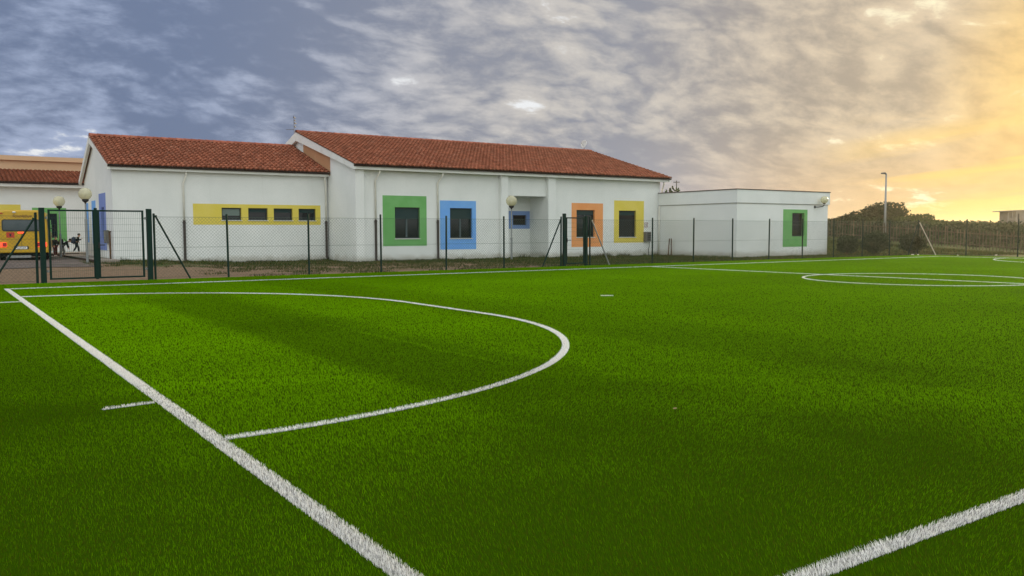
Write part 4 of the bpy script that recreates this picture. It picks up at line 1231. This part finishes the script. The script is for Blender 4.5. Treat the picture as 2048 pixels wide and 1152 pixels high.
# ------------------------------------------------------------------ people
def skin_mesh(name, parent, verts, edges, radii, m, root=0, sub=1):
    me = bpy.data.meshes.new(name)
    me.from_pydata(verts, edges, [])
    bm = bmesh.new(); bm.from_mesh(me)
    ly = bm.verts.layers.skin.verify(); bm.verts.ensure_lookup_table()
    for i, v in enumerate(bm.verts):
        r = radii[i]; v[ly].radius = r if isinstance(r, tuple) else (r, r); v[ly].use_root = (i == root)
    bm.to_mesh(me); bm.free()
    me.materials.append(m)
    ob = bpy.data.objects.new(name, me); col.objects.link(ob); ob.parent = parent
    s = ob.modifiers.new('skin', 'SKIN'); s.use_smooth_shade = True; s.branch_smoothing = .3
    ob.modifiers.new('sub', 'SUBSURF').levels = sub
    ob.modifiers['sub'].render_levels = sub
    return ob
def person(loc, rz, J, S, label, top, low, group=None):
    """J: joints in a unit figure facing +x (height 1): dict of points; S: height in metres."""
    o = thing("person", loc, label, "person", group, rz)
    V, E, Rr, idx = [], [], [], {}
    def add(n, p, r, par=None):
        idx[n] = len(V); V.append(tuple(c * S for c in p)); Rr.append(tuple(a * S for a in r) if isinstance(r, tuple) else r * S)
        if par is not None: E.append((idx[par], idx[n]))
    J = {k: Vector(v) for k, v in J.items()}
    add('pelvis', J['pelvis'], (.062, .078)); add('waist', J['waist'], (.054, .066), 'pelvis'); add('chest', J['chest'], (.062, .080), 'waist'); add('neckb', J['neck'], .034, 'chest')
    hd = (J['head'] - J['neck']).normalized(); fwd = Vector((1, 0, 0)) - hd * hd.x; fwd.normalize()
    add('jaw', J['neck'] + hd * .045 + fwd * .006, .045, 'neckb'); add('skull', J['head'] + hd * .0, (.062, .056), 'jaw'); add('crown', J['head'] + hd * .045 - fwd * .006, .046, 'skull')
    add('nose', J['head'] + fwd * .070 - hd * .018, .010, 'skull'); 
    for s, sd in (('l', 1), ('r', -1)):
        add('ear' + s, J['head'] + Vector((0, sd * .066, -.008)), .010, 'skull')
        add('sh' + s, J['sh' + s], .036, 'chest'); add('el' + s, J['el' + s], .026, 'sh' + s); add('wr' + s, J['wr' + s], .018, 'el' + s)
        d = (J['wr' + s] - J['el' + s]).normalized(); side = d.cross(Vector((1, 0.2, 0))); side = side.normalized() if side.length > .1 else Vector((0, 1, 0)); nrm = d.cross(side)
        add('palm' + s, J['wr' + s] + d * .036, (.020, .012), 'wr' + s)
        for i in range(4):
            off = side * (.0075 * (i - 1.5) * 1.6); ln = (.030, .036, .034, .026)[i]
            add(f'f{i}a{s}', J['wr' + s] + d * .052 + off, .0058, 'palm' + s); add(f'f{i}b{s}', J['wr' + s] + d * (.052 + ln * .6) + off + nrm * .006, .0054, f'f{i}a{s}'); add(f'f{i}c{s}', J['wr' + s] + d * (.052 + ln) + off + nrm * .016, .0046, f'f{i}b{s}')
        add('th1' + s, J['wr' + s] + d * .026 + side * .024, .0065, 'palm' + s); add('th2' + s, J['wr' + s] + d * .048 + side * .033 + nrm * .006, .0055, 'th1' + s)
        add('hip' + s, J['hip' + s], .052, 'pelvis'); add('kn' + s, J['kn' + s], .036, 'hip' + s); add('an' + s, J['an' + s], .024, 'kn' + s)
        add('heel' + s, J['an' + s] + Vector((-.012, 0, -.02)), .022, 'an' + s); add('toe' + s, J['to' + s], .018, 'heel' + s)
    skin_mesh('body', o, V, E, Rr, M_SKIN)
    def cloth(name, names, edges, m, grow):
        ids = [idx[n] for n in names]; mp = {n: i for i, n in enumerate(names)}
        rr = [tuple(c + grow * S for c in Rr[i]) if isinstance(Rr[i], tuple) else Rr[i] + grow * S for i in ids]
        skin_mesh(name, o, [V[i] for i in ids], [(mp[a], mp[c]) for a, c in edges], rr, m)
    cloth('jacket', ['chest', 'waist', 'pelvis', 'neckb', 'shl', 'ell', 'wrl', 'shr', 'elr', 'wrr'], [('chest', 'waist'), ('waist', 'pelvis'), ('chest', 'neckb'), ('chest', 'shl'), ('shl', 'ell'), ('ell', 'wrl'), ('chest', 'shr'), ('shr', 'elr'), ('elr', 'wrr')], top, .020)
    cloth('trousers', ['pelvis', 'hipl', 'knl', 'anl', 'hipr', 'knr', 'anr'], [('pelvis', 'hipl'), ('hipl', 'knl'), ('knl', 'anl'), ('pelvis', 'hipr'), ('hipr', 'knr'), ('knr', 'anr')], low, .017)
    for s in 'lr':
        cloth('shoe', ['heel' + s, 'toe' + s], [('heel' + s, 'toe' + s)], M_SHOE, .008)
    hb = MB(); c = (J['head'] + hd * .034 - fwd * .026) * S; hb.sphere(c, .070 * S, 16, 1.0, .98, .92); hb.build('hair', M_HAIR, o, smooth=True, local=True)
    eb = MB()
    for sd in (1, -1): eb.sphere((J['head'] + fwd * .058 + Vector((0, sd * .024, 0)) + hd * .0) * S, .008 * S, 8)
    eb.build('eyes', M_HAIR, o, local=True)
    mb = MB(); c = (J['head'] + fwd * .052 - hd * .040) * S; mb.sphere(c, .012 * S, 8, .6, 1.6, .4); mb.build('mouth', mat("lip", (.35, .12, .10), .6, .3), o, local=True)
    return o, S
WALK = dict(pelvis=(0, 0, .50), waist=(.025, 0, .60), chest=(.065, 0, .72), neck=(.10, 0, .815), head=(.135, 0, .905), shl=(.075, .105, .775), shr=(.085, -.105, .775),
            ell=(.02, .125, .635), wrl=(.10, .11, .545), elr=(.13, -.12, .65), wrr=(.235, -.085, .705), hipl=(0, .055, .475), hipr=(0, -.055, .475),
            knl=(.075, .055, .27), anl=(.10, .055, .045), tol=(.175, .058, .020), knr=(-.03, -.055, .265), anr=(-.15, -.055, .085), tor=(-.085, -.058, .022))
BEND = dict(pelvis=(-.04, 0, .48), waist=(.04, 0, .565), chest=(.135, 0, .635), neck=(.215, 0, .68), head=(.29, 0, .73), shl=(.165, .10, .66), shr=(.175, -.10, .66),
            ell=(.17, .12, .52), wrl=(.20, .10, .40), elr=(.20, -.12, .52), wrr=(.24, -.09, .40), hipl=(-.03, .055, .46), hipr=(-.03, -.055, .46),
            knl=(.04, .055, .26), anl=(.02, .055, .045), tol=(.095, .058, .020), knr=(-.06, -.055, .26), anr=(-.11, -.055, .05), tor=(-.035, -.058, .020))
STAND = dict(pelvis=(0, 0, .50), waist=(.015, 0, .60), chest=(.035, 0, .72), neck=(.06, 0, .815), head=(.085, 0, .90), shl=(.04, .105, .775), shr=(.04, -.105, .775),
             ell=(.02, .13, .63), wrl=(.06, .12, .50), elr=(.05, -.13, .63), wrr=(.11, -.11, .51), hipl=(0, .055, .475), hipr=(0, -.055, .475),
             knl=(.02, .055, .26), anl=(-.02, .055, .045), tol=(.055, .058, .020), knr=(.04, -.055, .26), anr=(.05, -.055, .045), tor=(.125, -.058, .020))
person((7.12, 55.6, .34), rad(-12), WALK, 1.12, "person in dark clothes walking right with a backpack in front of the rear block", M_JACKET, M_TROUSER, "people in the yard")
person((5.98, 51.9, .21), rad(-10), BEND, 1.18, "person in a black jacket and grey trousers bending forward right of the bus", M_JACKET, M_GREYCL, "people in the yard")
person((5.78, 53.6, .21), rad(-70), STAND, 1.12, "person in maroon trousers standing close to the side of the bus", M_JACKET, M_MAROON, "people in the yard")
def backpack(loc, rz, label, m, s=1.0, tilt=0.0):
    o = thing("backpack", loc, label, "backpack", "backpacks on the people", rz)
    b = MB(); b.sphere((0, 0, 0), .17 * s, 16, .72, .85, 1.1); b.build('bag', m, o, smooth=True, local=True)
    b = MB(); b.sphere((-.09 * s, 0, -.06 * s), .10 * s, 12, .6, 1.0, .9); b.build('pocket', m, o, smooth=True, local=True)
    for sd in (1, -1):
        b = MB(); b.tube([(.05 * s, sd * .09 * s, .14 * s), (.16 * s, sd * .10 * s, .16 * s), (.24 * s, sd * .10 * s, .06 * s), (.20 * s, sd * .10 * s, -.10 * s), (.05 * s, sd * .09 * s, -.12 * s)], .014 * s, 6); b.build('strap', M_BLACK, o, local=True)
backpack((6.98, 55.63, .34 + .72), rad(-12), "round dark backpack on the back of the walking person", M_PACK, 1.15)
backpack((5.90, 51.92, .21 + .80), rad(-10), "black backpack on the back of the bending person", M_JACKET, 1.0)

# ------------------------------------------------------------------ vegetation
def leaf_mesh(name, pts, size, m, parent=None, org=(0, 0, 0), tint=None, flat=0.0):
    n = len(pts)
    a = rng.normal(0, 1, (n, 3)); a /= np.linalg.norm(a, axis=1)[:, None]
    c = rng.normal(0, 1, (n, 3)); c -= a * (a * c).sum(1)[:, None]; c /= np.linalg.norm(c, axis=1)[:, None]
    s = (size * rng.uniform(.6, 1.3, n))[:, None]
    P = np.asarray(pts) - np.array(org)
    V = np.stack([P - a * s - c * s * .45, P + a * s * .1 - c * s * .6, P + a * s, P + c * s * .6], 1).reshape(-1, 3)
    F = np.arange(n)[:, None] * 4 + np.array([[0, 1, 2, 3]])
    t = np.clip(rng.normal(.5, .2, n), 0, 1) if tint is None else np.clip(tint + rng.normal(0, .12, n), 0, 1)
    o = np_mesh(name, V, [(4, F)], t, m)
    if parent is not None: o.parent = parent
    return o
def crown_points(lobes, n, seed):
    R = np.random.default_rng(seed); out = []; ts = []
    vol = np.array([l[3] * l[4] * l[5] for l in lobes]); vol = vol / vol.sum()
    for l, f in zip(lobes, vol):
        k = int(n * f) + 1
        d = R.normal(0, 1, (k, 3)); d /= np.linalg.norm(d, axis=1)[:, None]
        rr = R.uniform(.35, 1.0, k) ** .6
        ph = R.random(3) * 6
        bump = 1 + .16 * np.sin(4 * d[:, 0] + ph[0]) * np.sin(5 * d[:, 1] + ph[1]) + .12 * np.sin(7 * d[:, 2] + ph[2])
        P = np.array(l[:3]) + d * (rr * bump)[:, None] * np.array(l[3:6])
        keep = R.random(k) < .35 + .65 * (np.sin(P[:, 0] * 5.1 / l[3] + ph[0]) * np.sin(P[:, 1] * 4.3 / l[4] + ph[1]) * np.sin(P[:, 2] * 6.1 / l[5] + ph[2]) > -.25)
        out.append(P[keep]); ts.append(np.full(keep.sum(), R.uniform(.3, .7)))
    return np.concatenate(out), np.concatenate(ts)
def tree(x, y, h, w, label, leafm, seed, nleaf=2600, size=.16, trunk_h=.35, group="trees beyond the paling fence", name="tree", lobes_n=13):
    R = random.Random(seed); z0 = float(gz(x, y))
    o = thing(name, (x, y, z0), label, "tree", group)
    t = MB(); th = h * trunk_h
    t.tube([(x, y, z0 - .2), (x + R.uniform(-.1, .1), y, z0 + th * .6), (x + R.uniform(-.15, .15), y + R.uniform(-.1, .1), z0 + h * .72)], [.05 * h * .5, .035 * h * .5, .012 * h * .5], 8)
    lobes = []
    for i in range(lobes_n):
        a = R.random() * 6.283; rr = R.uniform(.1, .34) * w; zz = z0 + h * R.uniform(trunk_h + .02, .86); sq = 1 - .45 * abs((zz - z0) / h - .55)
        lx, lyy = x + rr * math.cos(a), y + rr * math.sin(a)
        lobes.append((lx, lyy, zz, w * R.uniform(.11, .24) * sq, w * R.uniform(.11, .24) * sq, h * R.uniform(.07, .15)))
        t.tube([(x, y, z0 + th * R.uniform(.5, 1.2)), (lx, lyy, zz)], [.010 * h, .004 * h], 5)
    lobes.append((x + w * .05, y, z0 + h * .91, w * .12, w * .12, h * .10)); lobes.append((x - w * .08, y, z0 + h * .80, w * .19, w * .19, h * .10)); lobes.append((x, y, z0 + h * .6, w * .34, w * .34, h * .22))
    t.build('trunk', M_BARK, o)
    P, ts = crown_points(lobes, nleaf, seed)
    leaf_mesh('crown', P, size, leafm, o, (x, y, z0), ts)
    return o
def at(px, D):
    d = rt * ((px - W / 2) / F_PX) + fw * 1.0
    d = Vector((d.x, d.y, 0)); d.normalize()
    c = Vector((fw.x, fw.y, 0)).normalized()
    return d * (D / d.dot(c))
def ytop(y, px, D):      # world height of image row y at depth D
    hor = 466 - 6.2 * px / W
    return EYE + (hor - y) / F_PX * D
for (px, D, yt, wpx, lab, lm, sd) in (
        (1760, 112, 404, 95, "tallest rounded tree behind the street lamp", M_LEAFD, 21),
        (1706, 104, 424, 75, "dark bushy tree left of the street lamp", M_LEAFD, 22),
        (1822, 108, 428, 90, "broad tree right of the street lamp", M_LEAFM, 23),
        (1868, 116, 440, 70, "low tree on the right slope of the tree group", M_LEAFM, 24),
        (1672, 118, 436, 60, "small tree just right of the annex", M_LEAFD, 25),
        (1735, 98, 436, 60, "low dark tree between the tallest tree and its left neighbour", M_LEAFD, 26)):
    p = at(px, D); z0 = float(gz(p.x, p.y)); tree(p.x, p.y, ytop(yt, px, D) - z0, 1.45 * wpx / F_PX * D, lab, lm, sd, 6000, .17, .10)
p = at(1342, 105); tree(p.x, p.y, ytop(373, 1342, 105) - float(gz(p.x, p.y)), 2.6, "tree top showing over the annex roof beside the hall", M_LEAFM, 31, 1800, .15, .3, None)
p = at(1351, 120); zp = float(gz(p.x, p.y)); zt = ytop(362, 1351, 120)
o = thing("utility_pole", (p.x, p.y, zp), "thin utility pole with a crossarm above the annex roof", "utility pole")
b = MB(); b.tube([(p.x, p.y, zp - .3), (p.x, p.y, zt)], [.12, .07], 8); b.build('pole', M_GREY, o)
b = MB(); b.tube([(p.x - rt.x * .45, p.y - rt.y * .45, zt - .22), (p.x + rt.x * .45, p.y + rt.y * .45, zt - .22)], .06, 6); b.build('crossarm', M_GREY, o)

# round bushes between the fence and the palings
for (px, D, yb, yt, wpx, lab, sd) in ((1693, 54, 504, 468, 44, "small round dark bush, leftmost of three beyond the fence", 41), (1748, 53, 507, 462, 58, "largest round dark bush, between the two others beyond the fence", 42), (1822, 52.5, 509, 466, 52, "ragged dark bush behind the pale corner brace", 43)):
    p = at(px, D); z0 = float(gz(p.x, p.y)); h = ytop(yt, px, D) - z0; w = wpx / F_PX * D
    o = thing("bush", (p.x, p.y, z0), lab, "bush", "bushes beyond the fence")
    t = MB(); t.tube([(p.x, p.y, z0 - .1), (p.x, p.y, z0 + h * .5)], [.06, .03], 7)
    for i in range(6):
        a = i * 1.05; t.tube([(p.x, p.y, z0 + .1), (p.x + w * .3 * math.cos(a), p.y + w * .3 * math.sin(a), z0 + h * .55)], [.03, .012], 5)
    t.build('stem', M_BARK, o)
    R = random.Random(sd); lob = [(p.x, p.y, z0 + h * .52, w * .46, w * .46, h * .46)]
    for i in range(7):
        a = R.random() * 6.28; lob.append((p.x + w * .3 * math.cos(a), p.y + w * .3 * math.sin(a), z0 + h * R.uniform(.35, .8), w * .2, w * .2, h * .2))
    P, ts = crown_points(lob, 6500, sd); leaf_mesh('foliage', P, .06, M_LEAFD, o, (p.x, p.y, z0), ts)

# palings on the slope
pts = [at(px, D) for px, D in ((1600, 76), (1655, 74), (1750, 71), (1850, 68), (1950, 65), (2060, 62), (2150, 60))]
o = thing("paling_fence", (pts[0].x, pts[0].y, float(gz(pts[0].x, pts[0].y))), "weathered paling fence of thin uprights running down the slope at the right", "fence")
slat = MB(); rail = MB(); R = random.Random(3)
for a, c in zip(pts[:-1], pts[1:]):
    L = (c - a).length; n = int(L / .235); d = (c - a).normalized(); nn = Vector((-d.y, d.x, 0))
    for i in range(n):
        q = a.lerp(c, i / n); z0 = float(gz(q.x, q.y)); hh = 1.50 + R.uniform(-.14, .10); w = R.uniform(.030, .042); tl = R.uniform(-.06, .06)
        P = [q - d * w - nn * .015, q + d * w - nn * .015, q + d * w + nn * .015, q - d * w + nn * .015]
        lo = [(v.x, v.y, z0 - .05) for v in P]; hi = [(v.x + d.x * tl, v.y + d.y * tl, z0 + hh) for v in P]; tt = R.random()
        for s in range(4): slat.face([lo[s], lo[(s + 1) % 4], hi[(s + 1) % 4], hi[s]], tt)
        slat.face(hi, tt)
    za, zc = float(gz(a.x, a.y)), float(gz(c.x, c.y))
    for hh in (.35, 1.2): rail.tube([(a.x + nn.x * .05, a.y + nn.y * .05, za + hh), (c.x + nn.x * .05, c.y + nn.y * .05, zc + hh)], .035, 6)
slat.build('paling', M_PALE, o); rail.build('rail', M_PALE, o)

# scrub on the rise behind
def build_scrub():
    n = 1500
    az = rng.uniform(rad(50), rad(78), n); r = np.sqrt(rng.uniform(80 ** 2, 185 ** 2, n))
    cx, cy = r * np.sin(az), r * np.cos(az)
    P, T = [], []
    for x, y, rr, a in zip(cx, cy, r, np.degrees(az)):
        if rr < 84 + 6 * (a < 58): continue
        hh = rng.uniform(.5, 1.25); ww = rng.uniform(.8, 2.2); k = 85
        d = rng.normal(0, 1, (k, 3)); d /= np.linalg.norm(d, axis=1)[:, None]; d[:, 2] = np.abs(d[:, 2])
        q = d * rng.uniform(.5, 1, k)[:, None] * np.array([ww, ww, hh]) + np.array([x, y, float(gz(x, y))])
        P.append(q); T.append(np.full(k, rng.uniform(.15, .85)))
    P = np.concatenate(P); T = np.concatenate(T)
    o = leaf_mesh("scrub", P, .22, M_SCRUB, tint=T)
    tag(o, "low brownish green scrub covering the rise beyond the palings", "scrub", kind='stuff')
build_scrub()
def build_thicket():
    P, T = [], []
    prof_x = [1640, 1665, 1690, 1706, 1725, 1745, 1762, 1790, 1810, 1830, 1850, 1880, 1910, 1950, 2000, 2060]
    prof_y = [451, 450, 449, 446, 450, 444, 440, 440, 443, 446, 450, 453, 449, 449, 447, 446]
    for i in range(520):
        px = rng.uniform(1610, 2080); D = rng.uniform(78, 104)
        p = at(px, D); z0 = float(gz(p.x, p.y))
        yt = float(np.interp(px, prof_x, prof_y)) + rng.uniform(-7, 24)
        h = max(.9, ytop(yt, px, D) - z0); w = rng.uniform(.6, 1.3); k = int(60 + 40 * h)
        d = rng.normal(0, 1, (k, 3)); d /= np.linalg.norm(d, axis=1)[:, None]
        q = d * rng.uniform(.45, 1, k)[:, None] * np.array([w, w, h * .5]) + np.array([p.x, p.y, z0 + h * .5])
        P.append(q); T.append(np.full(k, rng.uniform(.15, .8)))
    P = np.concatenate(P); T = np.concatenate(T)
    o = leaf_mesh("thicket", P, .15, M_LEAFD, tint=T)
    tag(o, "dark tangled thicket of shrubs behind the palings", "shrubs", kind='stuff')
build_thicket()

# verge grass between fence and walls, taller along the walls
def build_verge():
    X, Y, Hh, Ww = [], [], [], []
    def addp(x, y, h, w):
        X.append(x); Y.append(y); Hh.append(h); Ww.append(w)
    n = 105000
    x = rng.uniform(5.5, 49.5, n); y = rng.uniform(29.0, 43.3, n)
    ok = (y < np.where(x < 17.6, 43.3, np.where(x < 38.8, 39.9, 33.5))) & ((x > 8) | (y > 38))
    g = (vnoise(x, y, .9, 21) + vnoise(x, y, .35, 22) * .6) / 1.6
    thr = .44 - .34 * smooth01(x, 17, 27) - .22 * smooth01(y, 34, 40) + .35 * smooth01(x, 12, 7) * smooth01(y, 42, 38)
    thr = np.where((y > 41.8) & (x < 17.6), .25, thr)
    ok &= g > thr
    addp(x[ok], y[ok], rng.uniform(.04, .13, ok.sum()), rng.uniform(.012, .024, ok.sum()))
    # weeds at the foot of the walls
    for (x0, x1, yy, m_, hm) in ((7.3, 17.5, 43.25, 1400, .22), (18.3, 26.5, 39.85, 1100, .2), (30.4, 38.7, 39.85, 2200, .34), (38.9, 47.4, 33.45, 1100, .16), (27.1, 29.7, 39.7, 500, .3)):
        xx = rng.uniform(x0, x1, m_); cl = vnoise(xx, xx * 0, .5, 31)
        k = cl > .42
        addp(xx[k], yy - np.abs(rng.normal(0, .13, k.sum())), rng.uniform(.3, 1, k.sum()) * hm * (cl[k] + .3), rng.uniform(.012, .022, k.sum()))
    yy = rng.uniform(33.8, 39.8, 900); addp(38.75 - np.abs(rng.normal(0, .12, 900)), yy, rng.uniform(.05, .2, 900), rng.uniform(.012, .022, 900))
    # beyond the corner, round the bushes
    xx = rng.uniform(47.6, 60, 26000); y2 = rng.uniform(26, 44, 26000); k = (vnoise(xx, y2, 1.2, 41) > .36) & ((xx > 49.95) | (y2 > 29))
    addp(xx[k], y2[k], rng.uniform(.06, .22, k.sum()), rng.uniform(.02, .04, k.sum()))
    x = np.concatenate(X); y = np.concatenate(Y); h = np.concatenate(Hh); w = np.concatenate(Ww); n = len(x)
    V, fs = blade_arrays(x, y, h, w, rng.normal(0, .25, n), rng.normal(0, .25, n), gz(x, y), False)
    t = np.clip(.42 + .4 * (vnoise(x, y, 1.1, 51) - .5) + rng.normal(0, .15, n), .1, 1); t[rng.random(n) < .22] = .03
    o = np_mesh("verge_grass", V, fs, t, turf_mat("verge_blade", (0.052, 0.080, 0.014), (0.17, 0.125, 0.055), .25))
    tag(o, "rough grass and weeds between the fence and the white walls", "grass", kind='stuff')
build_verge()

# unfinished house on the hill
def build_house():
    p = at(2046, 150); d = Vector((rt.x, rt.y, 0)).normalized(); n = Vector((-d.y, d.x, 0))
    z0 = ytop(444, 2030, 150); zt = ytop(421, 2030, 150)
    o = thing("concrete_house", (p.x, p.y, z0), "unfinished concrete house with an open porch on the far hill", "house")
    def bx(b, u0, u1, v0, v1, za, zb):
        c = [p + d * u + n * v for u, v in ((u0, v0), (u1, v0), (u1, v1), (u0, v1))]
        lo = [(q.x, q.y, za) for q in c]; hi = [(q.x, q.y, zb) for q in c]
        b.face(lo[::-1]); b.face(hi)
        for s in range(4): b.face([lo[s], lo[(s + 1) % 4], hi[(s + 1) % 4], hi[s]])
    b = MB(); bx(b, -1.75, 3.9, 0, 5, z0 - 1.2, zt - .12); b.build('wall', M_CONC, o)
    b = MB(); c = [(-2.9, zt - .16), (-2.9, zt - .04), (-1.2, zt + .08), (.8, zt + .12), (2.2, zt + .02), (4.2, zt + .02), (4.2, zt - .12)]
    for s in range(len(c)):
        u, v = c[s], c[(s + 1) % len(c)]
        b.face([tuple(p + d * u[0] + n * -.4) [:2] + (u[1],), tuple(p + d * v[0] + n * -.4)[:2] + (v[1],), tuple(p + d * v[0] + n * 5.3)[:2] + (v[1],), tuple(p + d * u[0] + n * 5.3)[:2] + (u[1],)])
    for vv in (-.4, 5.3): b.face([tuple(p + d * u[0] + n * vv)[:2] + (u[1],) for u in c])
    b.build('roof', M_CONC, o)
    for u in (-3.05, -2.3):
        b = MB(); bx(b, u, u + .16, .1, .3, z0 - 1.2, zt - (.45 if u < -3 else .12)); b.build('porch_post', M_CONC, o)
    b = MB(); bx(b, -2.9, -1.76, .12, .24, z0 + .45, z0 + .58); b.build('porch_rail', M_CONC, o)
    for (u, w) in ((-1.35, .22), (.35, .3), (1.5, .5), (2.9, .6)):
        b = MB(); bx(b, u, u + w, -.02, -.002, z0 + .55, zt - .55); b.build('window', mat("dark_opening", (.06, .045, .035), .9, .1), o)
build_house()

# pale stones by the far touchline
for i, (px, D, s) in enumerate(((1823, 51.4, .08), (1834, 51.2, .07), (1913, 50.6, .06), (1990, 50.5, .07))):
    p = at(px, D); z0 = float(gz(p.x, p.y)); b = MB(); b.sphere((p.x, p.y, z0 + s * .5), s, 8, 1.2, 1, .75)
    b.v = [(v[0] + R.uniform(-.02, .02), v[1] + R.uniform(-.02, .02), v[2] + R.uniform(-.02, .02)) for v in b.v]
    lab = ("pale stone under the ragged bush", "smaller pale stone just right of the ragged bush", "small pale stone right of the pale corner brace", "pale stone near the right edge beyond the far penalty line")[i]
    tag(b.build("stone", M_STONE), lab, "stone", "pale stones beyond the pitch")
b = MB(); b.prism([(0, 0), (.03, .008), (.045, .03), (.02, .036), (-.006, .02)], 'z', .020, .024); b.v = [(5.07 + v[0], 5.01 + v[1], v[2]) for v in b.v]
tag(b.build("paper_scrap", mat("scrap", (.36, .25, .16), .9, .1)), "tiny tan scrap lying on the open turf", "scrap")

# ------------------------------------------------------------------ evening haze
b = MB(); b.box(-915, 915, -915, 915, -2.5, 11.0)
hz = b.build("haze", bpy.data.materials.new("haze_air"))
hm = hz.data.materials[0]; hm.use_nodes = True; hm.node_tree.nodes.clear()
k = NT(hm.node_tree); out = k.node('ShaderNodeOutputMaterial'); pv = k.node('ShaderNodeVolumePrincipled')
pv.inputs['Color'].default_value = (0.95, 0.90, 0.80, 1); pv.inputs['Density'].default_value = 0.00023; pv.inputs['Anisotropy'].default_value = 0.72
k.l.new(pv.outputs[0], out.inputs['Volume'])
tag(hz, "thin warm evening haze over the whole place", "haze", kind='stuff')
scene.cycles.volume_bounces = 0
